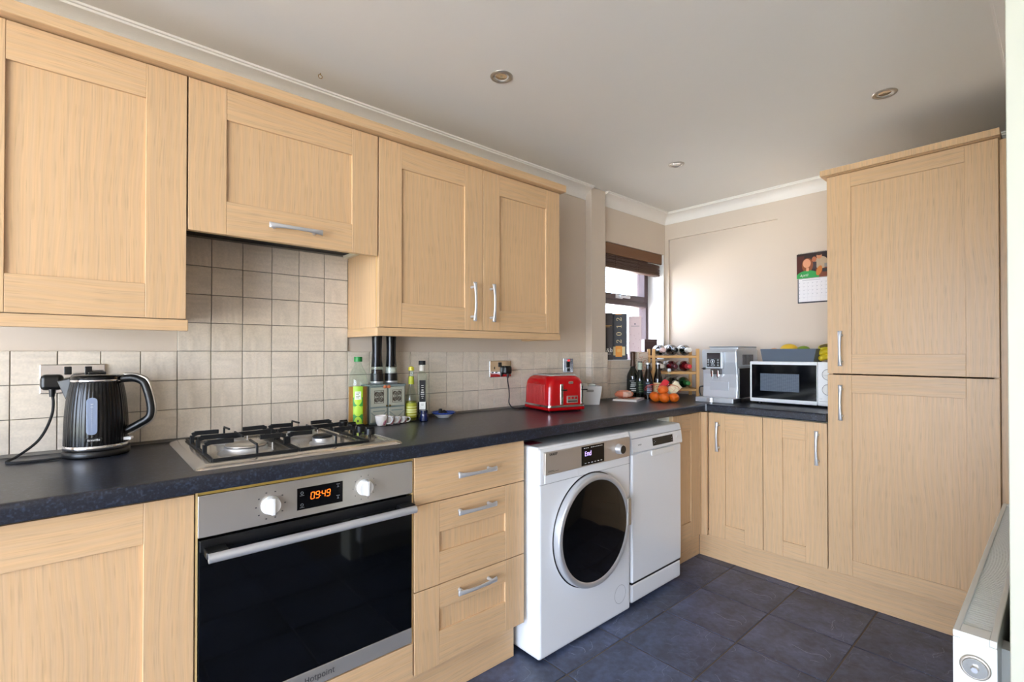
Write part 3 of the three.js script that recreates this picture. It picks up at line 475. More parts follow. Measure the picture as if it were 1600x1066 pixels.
// ---------------------------------------------------------------- radiator
{
  const o = thing('radiator', 'white panel radiator with grille top beside the tall cabinet', 'radiator', [0.985, 0.12, 1.871]), L = 1.125, H = 0.58, D = 0.058;
  part('front_panel', ext(0.012, L - 0.012, 0, H - 0.01, -D / 2, -D / 2 + 0.012, 0.004), M.radiator, o); part('rear_panel', ext(0.012, L - 0.012, 0, H - 0.01, D / 2 - 0.014, D / 2 - 0.002, 0.004), M.radiator, o);
  for (const x of [0, L - 0.006]) part('end_panel', ext(x, x + 0.006, -0.005, H - 0.0125, -D / 2 - 0.001, D / 2 - 0.001, 0.002), M.radiator, o);
  part('top_frame', merge(ext(0, L, H - 0.012, H, -D / 2 - 0.001, -D / 2 + 0.009, 0.002), ext(0, L, H - 0.012, H, D / 2 - 0.011, D / 2 - 0.001, 0.002), ext(0, 0.035, H - 0.012, H, -D / 2 + 0.009, D / 2 - 0.011), ext(L - 0.03, L, H - 0.012, H, -D / 2 + 0.009, D / 2 - 0.011)), M.radiator, o);
  const gg = new THREE.BoxGeometry(0.0055, 0.003, D - 0.02); for (let k = 0; k < 96; k++) part('grille_bar', gg, M.radiator, o, [0.0405 + k * 0.0109, H - 0.004, -0.001]);
  part('fins', (() => { const g = []; for (let k = 0; k < 60; k++) g.push(ext(0.03 + k * 0.0178, 0.032 + k * 0.0178, 0.02, H - 0.03, -D / 2 + 0.012, D / 2 - 0.014)); return merge(g); })(), M.radiator, o);
  const v = part('end_plug', merge(cyl(0.0165, 0.0165, 0.01, 32).rotateZ(Math.PI / 2)), S('#9c9a94', { metalness: 0.9, roughness: 0.25 }), o, [-0.003, H - 0.055, 0], 'chromed bleed plug');
  part('plug_ring', new THREE.TorusGeometry(0.018, 0.003, 8, 32).rotateY(Math.PI / 2), M.nickel, v); part('plug_key', cyl(0.006, 0.005, 0.008, 6).rotateZ(Math.PI / 2), M.chrome, v, [-0.008, 0, 0]);
  for (const x of [0.12, L - 0.12]) part('bracket', ext(x - 0.02, x + 0.02, 0.05, H - 0.05, D / 2 - 0.002, ZR - 1.871, 0), M.radiator, o);
  for (const x of [0.02, L - 0.03]) part('pipe', cyl(0.0075, 0.0075, 0.14, 16), M.chrome, o, [x, -0.05, 0]);
}
// ---------------------------------------------------------------- ceiling lamps (unlit) 
[[0.957, 0.597, 'over the wall cabinets'], [2.174, 1.514, 'in front of the tall cabinet'], [2.219, 0.585, 'near the window corner']].forEach(([x, z, where]) => {
  const o = thing('downlight', 'unlit recessed steel ceiling downlight ' + where, 'downlight', [x, CEIL, z], 0, 'recessed downlights');
  part('bezel', lathe([[0.026, 0.004], [0.027, -0.002], [0.033, -0.0055], [0.04, -0.004], [0.042, 0]], 48), M.nickel, o);
  part('lamp_face', lathe([[0.0005, -0.001], [0.018, -0.0015], [0.024, 0.001], [0.0265, 0.004]], 40), M.chrome, o);
  part('lamp_capsule', lathe([[0.0005, -0.006], [0.004, -0.005], [0.005, -0.0015]], 16), M.glass, o);
});
// ---------------------------------------------------------------- sockets and switch
function plate(name, label, x, y, w, group) { const o = thing(name, label, 'socket', [x, y, 0.01], 0, group); part('plate', rbox(w, 0.086, 0.009, 0.003), M.chrome, o, [0, 0, 0.0045]); return o; }
function pins(o, x, y) { part('pin_hole', merge(at(new THREE.BoxGeometry(0.006, 0.012, 0.001), x, y + 0.013, 0.0092), at(new THREE.BoxGeometry(0.011, 0.006, 0.001), x - 0.012, y - 0.01, 0.0092), at(new THREE.BoxGeometry(0.011, 0.006, 0.001), x + 0.012, y - 0.01, 0.0092)), M.black, o); }
{
  const a = plate('double_socket', 'chrome double wall socket behind the kettle', -0.23, 1.127, 0.146);
  part('rocker', rbox(0.017, 0.024, 0.006, 0.002), M.black, a, [-0.012, 0.024, 0.009]); part('rocker', rbox(0.017, 0.024, 0.006, 0.002), M.black, a, [0.034, 0.024, 0.009]); pins(a, 0.04, -0.012);
  const b = plate('double_socket', 'chrome double wall socket with black plug, left of the toaster', 1.44, 1.12, 0.146);
  part('rocker', rbox(0.022, 0.024, 0.006, 0.002), M.black, b, [-0.005, 0.022, 0.009]); pins(b, -0.042, -0.008);
  const c = plate('fused_switch', 'chrome switch plate with glowing red neon above the toaster', 1.97, 1.129, 0.086); c.userData.category = 'switch';
  part('rocker', rbox(0.03, 0.038, 0.008, 0.003), M.blackGloss, c, [-0.004, 0.006, 0.009]); part('fuse_holder', rbox(0.024, 0.02, 0.006, 0.002), M.black, c, [0, -0.026, 0.008]); part('neon_light', rbox(0.016, 0.009, 0.003, 0.001), M.redLed, c, [0.002, 0.03, 0.01], 'glowing red neon');
}
// ---------------------------------------------------------------- kettle
{
  const kx = -0.177, kz = 0.11, o = thing('kettle', 'glossy black ribbed electric kettle plugged in beside the hob', 'kettle', [kx, WT, kz]);
  const hx = 0.93, hz = 0.37, Q = (s, y, q = 0) => [s * hx - q * hz, y, s * hz + q * hx];
  const N = 192, rows = 26, pos = [], idx = [], prof = (t) => 0.0735 - 0.003 * t - 0.0125 * Math.pow(t, 3.2);
  for (let j = 0; j <= rows; j++) { const t = j / rows, y = 0.034 + t * 0.182, r0 = prof(t); for (let i = 0; i < N; i++) { const a = i / N * Math.PI * 2, r = r0 * (1 + 0.008 * Math.cos(a * 48)); pos.push(Math.cos(a) * r, y, Math.sin(a) * r); } }
  for (let j = 0; j < rows; j++) for (let i = 0; i < N; i++) { const a = j * N + i, b = j * N + (i + 1) % N; idx.push(a, a + N, b, b, a + N, b + N); }
  const g = new THREE.BufferGeometry(); g.setAttribute('position', new THREE.Float32BufferAttribute(pos, 3)); g.setIndex(idx); g.computeVertexNormals();
  part('body', g, M.blackGloss, o);
  part('base', lathe([[0, 0.0005], [0.074, 0.0005], [0.077, 0.004], [0.077, 0.016], [0.07, 0.02], [0, 0.02]], 64), M.black, o);
  part('trim_ring', lathe([[0.07, 0.021], [0.0752, 0.022], [0.0755, 0.033], [0.07, 0.0345]], 64), M.chrome, o, null, 'chrome ring');
  const lid = part('lid', lathe([[0.061, 0.214], [0.0605, 0.226], [0.055, 0.232], [0.03, 0.234], [0, 0.234]], 64), M.blackGloss, o);
  part('lid_knob', rbox(0.04, 0.008, 0.022, 0.004), M.black, lid, [0, 0.237, 0]);
  part('collar', lathe([[0.06, 0.213], [0.0625, 0.215], [0.061, 0.219]], 64), M.chrome, o);
  { const s = shapeOf([[0.052, 0.222], [0.084, 0.214], [0.083, 0.21], [0.062, 0.155], [0.052, 0.16]]), e = extrude(s, 0.03, 0.002).translate(0, 0, -0.015); e.rotateY(Math.PI + Math.atan2(-hz, hx)); part('spout', e, M.black, o); }
  const hp = [Q(0.05, 0.218), Q(0.085, 0.222), Q(0.112, 0.21), Q(0.124, 0.18), Q(0.133, 0.125), Q(0.128, 0.103), Q(0.1, 0.082), Q(0.068, 0.064)];
  const h = part('handle', capTube(hp, 0.0115, 60, 14), M.black, o);
  part('handle_strip', capTube([Q(0.068, 0.2325), Q(0.09, 0.231), Q(0.12, 0.219), Q(0.1335, 0.183), Q(0.1425, 0.125), Q(0.136, 0.099), Q(0.108, 0.076), Q(0.078, 0.058)], 0.005, 60, 10), M.nickel, h, null, 'grey strip along the handle');
  part('switch', extrude(rrect(0.022, 0.008, 0.003), 0.02), M.print, o, Q(0.078, 0.045)).rotation.y = Math.atan2(-hz, hx);
  const gauge = part('water_gauge', extrude(rrect(0.0225, 0.102, 0.011), 0.006, 0.0008, 12).rotateX(-0.03), S('#8e9bb4', { roughness: 0.2 }), o, [-0.012, 0.118, 0.0668], 'pale blue water gauge');
  { const d = []; for (let k = 0; k < 14; k++) d.push(at(new THREE.SphereGeometry(0.0008, 6, 4), 0, -0.04 + k * 0.0056, 0.0075)); d.push(ext(-0.003, 0.003, 0.026, 0.0268, 0.007, 0.0078), ext(-0.003, 0.003, 0.034, 0.0348, 0.007, 0.0078)); part('gauge_marks', merge(d), M.print, gauge).userData.kind = 'stuff'; }
  const bd = part('badge', extrude(rrect(0.036, 0.0085, 0.004), 0.003, 0.0005), M.black, o, [-0.008, 0.052, 0.0715]);
  part('lettering', text('Breville', 0.0055, 0.0004), M.print, bd, [0, 0, 0.0037]);
  const w = (x, y, z) => [x - kx, y - WT, z - kz];
  part('power_cord', tube([w(-0.275, 1.09, 0.045), w(-0.272, 1.06, 0.05), w(-0.276, 1.02, 0.06), w(-0.3, 0.96, 0.075), w(-0.342, 0.922, 0.1), w(-0.36, 0.9125, 0.118), w(-0.34, 0.9115, 0.133), w(-0.29, 0.9115, 0.138), w(-0.24, 0.9125, 0.133)], 0.0034, 80, 8), M.rubber, o);
  part('plug', merge(at(rbox(0.05, 0.045, 0.026, 0.012, 4), ...w(-0.276, 1.118, 0.034)), at(cyl(0.006, 0.008, 0.022, 14), ...w(-0.275, 1.088, 0.045))), M.black, o);
}
// ---------------------------------------------------------------- bottles, mills and small things right of the hob
const stand = (pts, n = 40) => lathe(pts, n);
{ // squash bottle
  const o = thing('squash_bottle', 'large clear squash bottle with green cap, lime label and amber contents', 'bottle', [0.633, WT, 0.075]), r = 0.0385;
  part('shell', stand([[0, 0.001], [r - 0.004, 0.001], [r, 0.006], [r, 0.165], [r - 0.001, 0.185], [r * 0.86, 0.212], [r * 0.5, 0.238], [0.014, 0.247], [0.013, 0.262]]), M.glass, o);
  part('liquid', stand([[0, 0.003], [r - 0.005, 0.003], [r - 0.0015, 0.008], [r - 0.0015, 0.158], [0, 0.158]]), P('#c98a14', { transmission: 0.35, thickness: 0, roughness: 0.35 }), o, null, 'amber squash');
  const lab = canvasTex(256, 512, (x, w, h) => { x.fillStyle = '#a9d62e'; x.fillRect(0, 0, w, h); x.fillStyle = '#3c9a3a'; for (const y of [150, 380]) x.fillRect(0, y, w, 120); x.fillStyle = '#bfe545'; for (const y of [150, 300, 455]) { x.beginPath(); x.ellipse(128, y + 30, 100, 75, 0, 0, 7); x.fill(); } x.fillStyle = '#a4d23a'; x.beginPath(); x.ellipse(128, 30, 100, 75, 0, 0, 7); x.fill(); x.fillStyle = '#f2f4ea'; x.fillRect(50, 70, 156, 110); x.fillStyle = '#7f9c5a'; for (let k = 0; k < 4; k++) x.fillRect(75, 84 + k * 22, 106 - (k % 2) * 30, 9); x.fillStyle = '#2a3a4a'; x.fillRect(112, 452, 32, 32); });
  const lg = new THREE.CylinderGeometry(r + 0.0006, r + 0.0006, 0.152, 24, 1, true, -0.62, 1.0); part('label', lg, S('#ffffff', { map: lab, roughness: 0.45, side: THREE.DoubleSide }), o, [0, 0.086, 0], 'lime green printed label').rotation.y = -0.3;
  part('cap', merge(cyl(0.0165, 0.016, 0.02, 32)), S('#1f8a3c', { roughness: 0.4 }), o, [0, 0.27, 0]);
}
{ // miniature chest
  const o = thing('miniature_cabinet', 'small grey-blue painted chest with lattice doors under the pepper mills', 'box', [0.755, WT, 0.058]), W = 0.164, H = 0.163, D = 0.084;
  const paint = S('#7d8a86', { roughness: 0.7 }), pale = S('#a9aa9a', { roughness: 0.75 }), dark = S('#3a2b1f', { roughness: 0.7 });
  part('body', merge(ext(-W / 2, W / 2, 0.0005, H - 0.006, -D / 2, D / 2 - 0.006, 0.002), ext(-W / 2 - 0.002, W / 2 + 0.002, H - 0.007, H, -D / 2, D / 2, 0.002)), paint, o);
  for (const s of [-1, 1]) {
    const d = part('door', ext(s * 0.041 - 0.036, s * 0.041 + 0.036, 0.072, 0.152, D / 2 - 0.007, D / 2 - 0.002, 0.0015), pale, o);
    const g = [], cx = s * 0.041, cy = 0.113, z = D / 2 - 0.0018;
    for (let i = -1; i <= 1; i += 2) for (let j = -1; j <= 1; j += 2) g.push(at(new THREE.TorusGeometry(0.0085, 0.0013, 6, 20), cx + i * 0.0095, cy + j * 0.012, z), at(new THREE.TorusGeometry(0.0045, 0.001, 6, 16), cx + i * 0.0105, cy + j * 0.013, z));
    for (const r of [0.7, -0.7]) g.push(at(rbox(0.002, 0.05, 0.0018, 0.0005, 1).rotateZ(r), cx, cy, z));
    g.push(ext(cx - 0.021, cx + 0.021, cy + 0.0255, cy + 0.0268, z - 0.001, z + 0.001), ext(cx - 0.021, cx + 0.021, cy - 0.0268, cy - 0.0255, z - 0.001, z + 0.001), ext(cx - 0.021, cx - 0.0197, cy - 0.026, cy + 0.026, z - 0.001, z + 0.001), ext(cx + 0.0197, cx + 0.021, cy - 0.026, cy + 0.026, z - 0.001, z + 0.001));
    part('lattice', merge(g), dark, d).userData.kind = 'stuff';
    const f = part('drawer', ext(s * 0.041 - 0.036, s * 0.041 + 0.036, 0.008, 0.066, D / 2 - 0.007, D / 2 - 0.002, 0.0015), pale, o);
    part('moulding', merge(ext(s * 0.041 - 0.026, s * 0.041 + 0.026, 0.052, 0.056, D / 2 - 0.003, D / 2 + 0.0005), at(rbox(0.003, 0.05, 0.003, 0.001, 1).rotateZ(0.9), s * 0.041 - 0.016, 0.034, D / 2 - 0.002), at(rbox(0.003, 0.05, 0.003, 0.001, 1).rotateZ(-0.9), s * 0.041 + 0.016, 0.034, D / 2 - 0.002)), paint, f);
    part('knob', new THREE.SphereGeometry(0.0045, 14, 10), S('#6d5a2a', { metalness: 0.7, roughness: 0.4 }), o, [s * 0.007, 0.074, D / 2 + 0.001]);
    part('rosette', new THREE.SphereGeometry(0.0085, 16, 10).scale(1, 0.85, 0.5), S('#c9744a', { roughness: 0.7 }), o, [s * 0.0085 - 0.006, 0.154, D / 2 - 0.001], 'terracotta flower knob');
  }
}
[[0.7235, 'left'], [0.789, 'right']].forEach(([x], k) => {
  const o = thing('pepper_mill', k ? 'tall black mill with pale salt window on the painted chest' : 'tall black mill with dark peppercorn window on the painted chest', 'mill', [x, WT + 0.163, 0.058], 0, 'electric mills on the painted chest');
  part('body', stand([[0.0235, 0.074], [0.021, 0.1], [0.0195, 0.14], [0.021, 0.19], [0.0225, 0.212], [0.0215, 0.216], [0, 0.216]]), M.blackGloss, o);
  part('grinder', stand([[0, 0.0005], [0.0275, 0.0005], [0.0278, 0.012], [0.0265, 0.014]]), M.satin, o, null, 'steel ring');
  part('collar', stand([[0.0272, 0.0135], [0.0262, 0.045], [0.0255, 0.046]]), M.black, o);
  part('window', stand([[0.0255, 0.045], [0.024, 0.074]]), M.glass, o); part('contents', stand([[0, 0.044], [0.0235, 0.045], [0.022, k ? 0.07 : 0.062], [0, k ? 0.07 : 0.062]]), S(k ? '#c9c6c0' : '#231510', { roughness: 0.9 }), o);
});
{ // row of four measuring cups, largest first
  const tex = canvasTex(256, 64, (x, w, h) => { x.fillStyle = '#f0ece8'; x.fillRect(0, 0, w, h); for (let k = 0; k < 60; k++) { x.fillStyle = ['#c98aa0', '#b4566f', '#9aa88a', '#d9a9b5'][k % 4]; x.beginPath(); x.arc((k * 47) % w, 10 + (k * 29) % 46, 2 + k % 3 * 1.6, 0, 7); x.fill(); } });
  const cm = S('#ffffff', { map: tex, roughness: 0.2 });
  [[0.700, 0.149, 1, 'largest white floral measuring cup beside the hob knobs'], [0.7415, 0.140, 0.8, 'second largest white floral measuring cup in the row'], [0.778, 0.135, 0.7, 'third white floral measuring cup in the row'], [0.811, 0.129, 0.62, 'smallest white floral measuring cup by the lime cordial bottle']].forEach(([x, z, s, lab], k) => {
    const o = thing('measuring_cup', lab, 'cup', [x, WT, z], -0.5, 'row of floral measuring cups');
    const r = 0.0265 * s, h = 0.042 * s;
    part('bowl', stand([[0, 0.0005], [r * 0.62, 0.0005], [r * 0.66, 0.003], [r * 0.85, h * 0.4], [r, h], [r - 0.0022, h], [r * 0.8, h * 0.4], [r * 0.55, 0.005], [0, 0.005]], 32), cm, o);
    part('handle', tube([[r * 0.9, h * 0.88, 0], [r * 1.45, h * 0.85, 0], [r * 1.6, h * 0.5, 0], [r * 1.2, h * 0.22, 0], [r * 0.72, h * 0.2, 0]], 0.0026 * s + 0.0006, 24, 8), M.white, o);
  });
}
{ // lime cordial bottle
  const o = thing('cordial_bottle', 'slim glass cordial bottle with yellow cap and lime green label', 'bottle', [0.872, WT, 0.085]), r = 0.0245;
  part('shell', stand([[0, 0.001], [r - 0.002, 0.001], [r, 0.004], [r, 0.09], [r * 0.9, 0.112], [r * 0.5, 0.145], [0.0105, 0.16], [0.0105, 0.214], [0.012, 0.215], [0.012, 0.222]]), M.glass, o);
  part('liquid', stand([[0, 0.003], [r - 0.003, 0.004], [r - 0.0018, 0.03], [r - 0.0018, 0.085], [0, 0.085]]), P('#8a8a20', { transmission: 0.3, thickness: 0, roughness: 0.3 }), o);
  const lab = canvasTex(128, 128, (x, w, h) => { x.fillStyle = '#a5a72a'; x.fillRect(0, 0, w, h); x.fillStyle = '#dfe09a'; for (const [a, b, c, d] of [[40, 30, 46, 8], [34, 52, 58, 14], [34, 72, 58, 14], [44, 100, 36, 8]]) x.fillRect(a, b, c, d); });
  part('label', new THREE.CylinderGeometry(r + 0.0005, r + 0.0005, 0.062, 32, 1, true), S('#ffffff', { map: lab, side: THREE.DoubleSide, roughness: 0.5 }), o, [0, 0.046, 0], 'lime green label').rotation.y = 2.9;
  part('neck_label', new THREE.CylinderGeometry(0.0112, 0.013, 0.034, 24, 1, true), S('#aab02c', { side: THREE.DoubleSide }), o, [0, 0.176, 0]);
  part('cap', merge(at(cyl(0.013, 0.0125, 0.014, 24), 0, 0.226, 0), at(new THREE.SphereGeometry(0.0105, 16, 8, 0, 7, 0, 1.6).scale(1, 0.5, 1), 0, 0.232, 0)), S('#c8bb2c', { roughness: 0.35 }), o);
}
{ // tall square bottle
  const o = thing('square_bottle', 'tall clear square glass bottle with black cap and black label', 'bottle', [0.926, WT, 0.085], -0.45), w = 0.043;
  part('shell', merge(at(rbox(w, 0.205, w, 0.008, 3), 0, 0.1035, 0), at(stand([[0.02, 0], [0.0125, 0.006], [0.0125, 0.038]], 24), 0, 0.205, 0)), M.glass, o);
  part('liquid', at(rbox(w - 0.006, 0.075, w - 0.006, 0.006, 2), 0, 0.041, 0), P('#101018', { roughness: 0.2 }), o);
  part('cap', cyl(0.0155, 0.0152, 0.018, 28), M.blackMatt, o, [0, 0.252, 0]); part('neck_seal', cyl(0.0128, 0.0128, 0.024, 24), S('#cfc7b8'), o, [0, 0.228, 0]);
  const lab = canvasTex(96, 384, (x, W, H) => { x.fillStyle = '#101012'; x.fillRect(0, 0, W, H); x.fillStyle = '#d8d8d4'; for (const [a, b, c, d] of [[30, 60, 36, 6], [30, 84, 36, 5], [32, 112, 32, 12], [24, 138, 48, 12], [20, 164, 56, 8], [28, 190, 40, 6], [36, 214, 24, 5]]) x.fillRect(a, b, c, d); x.fillStyle = '#e9e7e0'; x.fillRect(0, 262, W, 90); x.fillStyle = '#9a9890'; x.fillRect(24, 285, 48, 5); x.fillRect(30, 300, 36, 5); });
  part('label', new THREE.PlaneGeometry(0.027, 0.14), S('#ffffff', { map: lab, roughness: 0.5 }), o, [0, 0.105, w / 2 + 0.0006], 'black label with white band');
}
{ // blue jar
  const o = thing('blue_jar', 'small dark blue glass jar in front of the square bottle', 'jar', [0.9, WT, 0.145]);
  part('glass', stand([[0, 0.0005], [0.0165, 0.0005], [0.0185, 0.004], [0.0185, 0.03], [0.015, 0.036]]), P('#0d1b4a', { roughness: 0.08, clearcoat: 0.6 }), o); part('lid', cyl(0.0165, 0.016, 0.012, 28), P('#101a3c', { roughness: 0.2 }), o, [0, 0.042, 0]);
}
{ // dish
  const o = thing('blue_dish', 'small blue and white glazed dish holding a black item', 'dish', [1.03, WT, 0.1]);
  part('bowl', stand([[0, 0.0005], [0.026, 0.0005], [0.028, 0.004], [0.05, 0.02], [0.056, 0.026], [0.053, 0.0265], [0.03, 0.009], [0, 0.007]], 56), M.white, o); part('blue_rim', stand([[0.0515, 0.0262], [0.0565, 0.0268], [0.0558, 0.024], [0.049, 0.0185]], 56), S('#2c4aa8', { roughness: 0.2 }), o, null, 'cobalt blue rim'); part('inner_glaze', stand([[0.052, 0.0262], [0.031, 0.0105], [0, 0.0082]], 48), S('#3a57b0', { roughness: 0.25 }), o);
  single('black_clip', merge(at(rbox(0.04, 0.014, 0.02, 0.005).rotateZ(0.3), 0, 0.01, 0), at(rbox(0.022, 0.02, 0.014, 0.005).rotateY(0.7), -0.008, 0.021, 0.002), at(rbox(0.02, 0.009, 0.012, 0.003).rotateZ(-0.6), 0.016, 0.016, 0.004)), M.blackMatt, 'crumpled black item lying in the blue dish', 'clip', [1.02, WT + 0.011, 0.1]);
}
// ---------------------------------------------------------------- toaster
{
  const o = thing('toaster', 'glossy red four-slot toaster with chrome levers', 'toaster', [1.65, WT, 0.205], -0.25), W = 0.226, D = 0.256;
  part('base', at(rbox(W - 0.006, 0.02, D - 0.006, 0.009), 0, 0.0155, 0), M.red, o);
  for (const fx of [-0.085, 0.085]) for (const fz of [-0.1, 0.1]) part('foot', cyl(0.01, 0.011, 0.007, 16), M.black, o, [fx, 0.0036, fz]);
  // ribbed sides, rounded shoulders: stacked outline rings
  const ring = (w, d, r, n) => { const p = []; const rib = (k) => 1; for (let c = 0; c < 4; c++) for (let i = 0; i <= n; i++) { const a = c * Math.PI / 2 + i / n * Math.PI / 2, cx = (c === 0 || c === 3 ? 1 : -1) * (w / 2 - r), cz = (c < 2 ? 1 : -1) * (d / 2 - r); p.push([cx + Math.cos(a) * r, cz + Math.sin(a) * r]); } return p; };
  const secs = [[0.024, 0, 0.026], [0.034, 0.001, 0.03], [0.12, 0.002, 0.034], [0.15, 0.006, 0.036], [0.168, 0.014, 0.04], [0.178, 0.026, 0.044], [0.181, 0.04, 0.04]];
  const pos = [], idx = [], n = 8, per = 4 * (n + 1);
  for (const [y, ins, r] of secs) for (const [x, z] of ring(W - 2 * ins, D - 2 * ins, r, n)) pos.push(x, y, z);
  for (let j = 0; j < secs.length - 1; j++) for (let i = 0; i < per; i++) { const a = j * per + i, b = j * per + (i + 1) % per; idx.push(a, a + per, b, b, a + per, b + per); }
  const c0 = pos.length / 3; pos.push(0, 0.181, 0); for (let i = 0; i < per; i++) idx.push((secs.length - 1) * per + i, c0, (secs.length - 1) * per + (i + 1) % per);
  const g = new THREE.BufferGeometry(); g.setAttribute('position', new THREE.Float32BufferAttribute(pos, 3)); g.setIndex(idx); g.computeVertexNormals(); part('shell', g, M.red, o, null, 'glossy red shell');
  for (let k = 0; k < 15; k++) part('rib', rbox(0.004, 0.105, 0.0065, 0.002, 1), M.red, o, [-W / 2 + 0.0008, 0.085, -0.088 + k * 0.0125]);
  part('chrome_band', (() => { const q = []; for (const y of [0.024, 0.034]) for (const [x, z] of ring(W + 0.003, D + 0.003, 0.03, n)) q.push(x, y, z); const ii = []; for (let i = 0; i < per; i++) { const a = i, b = (i + 1) % per; ii.push(a, a + per, b, b, a + per, b + per); } const gg = new THREE.BufferGeometry(); gg.setAttribute('position', new THREE.Float32BufferAttribute(q, 3)); gg.setIndex(ii); gg.computeVertexNormals(); return gg; })(), M.chrome, o);
  const top = part('top_plate', rbox(W - 0.075, 0.006, D - 0.075, 0.002), M.satin, o, [0, 0.182, 0], 'brushed steel top');
  for (const sx of [-0.05, -0.018, 0.018, 0.05]) part('slot', ext(sx - 0.009, sx + 0.009, 0.0025, 0.0036, -0.07, 0.07), M.black, top);
  for (const lx of [-0.036, 0.086]) {
    const l = part('lever_slot', rbox(0.017, 0.105, 0.006, 0.003), M.chrome, o, [lx, 0.088, D / 2 + 0.0015]); part('groove', ext(-0.0022, 0.0022, -0.044, 0.044, 0.0022, 0.0036), M.black, l);
    part('lever', merge(at(rbox(0.03, 0.007, 0.016, 0.003), 0.008, 0, 0.008)), M.black, l, [0, 0.022, 0.004]);
  }
  const ct = part('control_plate', rbox(0.066, 0.036, 0.003, 0.0015), M.nickel, o, [0.028, 0.062, D / 2 + 0.0012]);
  for (const bx of [-0.02, 0, 0.02]) part('button', rbox(0.014, 0.011, 0.005, 0.002), M.red, ct, [bx, 0.007, 0.002]);
  part('slider', ext(-0.028, 0.028, -0.012, -0.007, 0.0012, 0.0025), M.printDark, ct);
  const bg = part('badge', extrude(rrect(0.026, 0.011, 0.005), 0.002, 0.0005), M.nickel, o, [0.022, 0.146, D / 2 - 0.004]); part('lettering', text('Breville', 0.004, 0.0003), M.printDark, bg, [0, 0, 0.0026]);
  // cord to the wall plug, in the toaster's own axes
  const cs = Math.cos(0.25), sn = Math.sin(0.25), L = (x, y, z) => { const dx = x - 1.65, dz = z - 0.205; return [dx * cs + dz * sn, y - WT, -dx * sn + dz * cs]; };
  part('power_cord', tube([L(1.468, 1.09, 0.045), L(1.469, 1.06, 0.042), L(1.478, 1.02, 0.04), L(1.482, 0.98, 0.04), L(1.472, 0.94, 0.05), L(1.48, 0.917, 0.07), L(1.52, 0.9125, 0.085), L(1.56, 0.913, 0.07), L(1.53, 0.913, 0.105), L(1.50, 0.913, 0.09), L(1.55, 0.913, 0.085), L(1.6, 0.915, 0.11)], 0.0032, 110, 8), M.rubber, o);
  part('plug', merge(at(rbox(0.045, 0.045, 0.028, 0.012, 4), ...L(1.474, 1.113, 0.034)), at(cyl(0.006, 0.008, 0.02, 12), ...L(1.468, 1.084, 0.045))), M.black, o);
}
{ // white tub
  const o = thing('plastic_tub', 'white plastic storage tub with a slot grip beside the toaster', 'tub', [1.985, WT, 0.155], -0.62), H = 0.105;
  const sh = (w, d, y) => [[-w / 2, y, -d / 2], [w / 2, y, -d / 2], [w / 2, y, d / 2], [-w / 2, y, d / 2]];
  const wall = (k, a) => { const A = sh(0.112, 0.085, 0.0), B = sh(0.14, 0.105, H), i = k, j = (k + 1) % 4, p = [A[i], A[j], B[j], B[i]].map((q) => V(...q)), nrm = p[1].clone().sub(p[0]).cross(p[3].clone().sub(p[0])).normalize().multiplyScalar(0.0025), q = p.map((v) => v.clone().add(nrm)), f = [[0, 1, 2, 3], [7, 6, 5, 4], [0, 4, 5, 1], [1, 5, 6, 2], [2, 6, 7, 3], [3, 7, 4, 0]], all = [...p, ...q], out = []; for (const t of f) for (const s of [t[0], t[1], t[2], t[0], t[2], t[3]]) out.push(all[s].x, all[s].y, all[s].z); const g = new THREE.BufferGeometry(); g.setAttribute('position', new THREE.Float32BufferAttribute(out, 3)); g.setAttribute('uv', new THREE.Float32BufferAttribute(new Float32Array(out.length / 3 * 2), 2)); g.computeVertexNormals(); return g; };
  part('shell', merge([0, 1, 2, 3].map((k) => wall(k)), ext(-0.056, 0.056, 0.0005, 0.003, -0.0425, 0.0425)), S('#e3e4e4', { roughness: 0.45, side: THREE.DoubleSide }), o);
  part('grip_slot', extrude(rrect(0.042, 0.014, 0.006), 0.001), S('#9c9a96'), o, [0, 0.08, 0.0508]).rotation.x = 0.095;
  single('paper_roll', cyl(0.016, 0.016, 0.06, 24), M.paper, 'white paper roll standing in the white tub', 'roll', [1.955, WT + 0.09, 0.155]);
  single('glass_jar', stand([[0, 0.0], [0.02, 0.0], [0.022, 0.03], [0.02, 0.036], [0.012, 0.042], [0, 0.043]], 28), S('#c9d4d6', { roughness: 0.15 }), 'pale round-lidded jar poking out of the white tub', 'jar', [2.01, WT + 0.075, 0.165]);
}
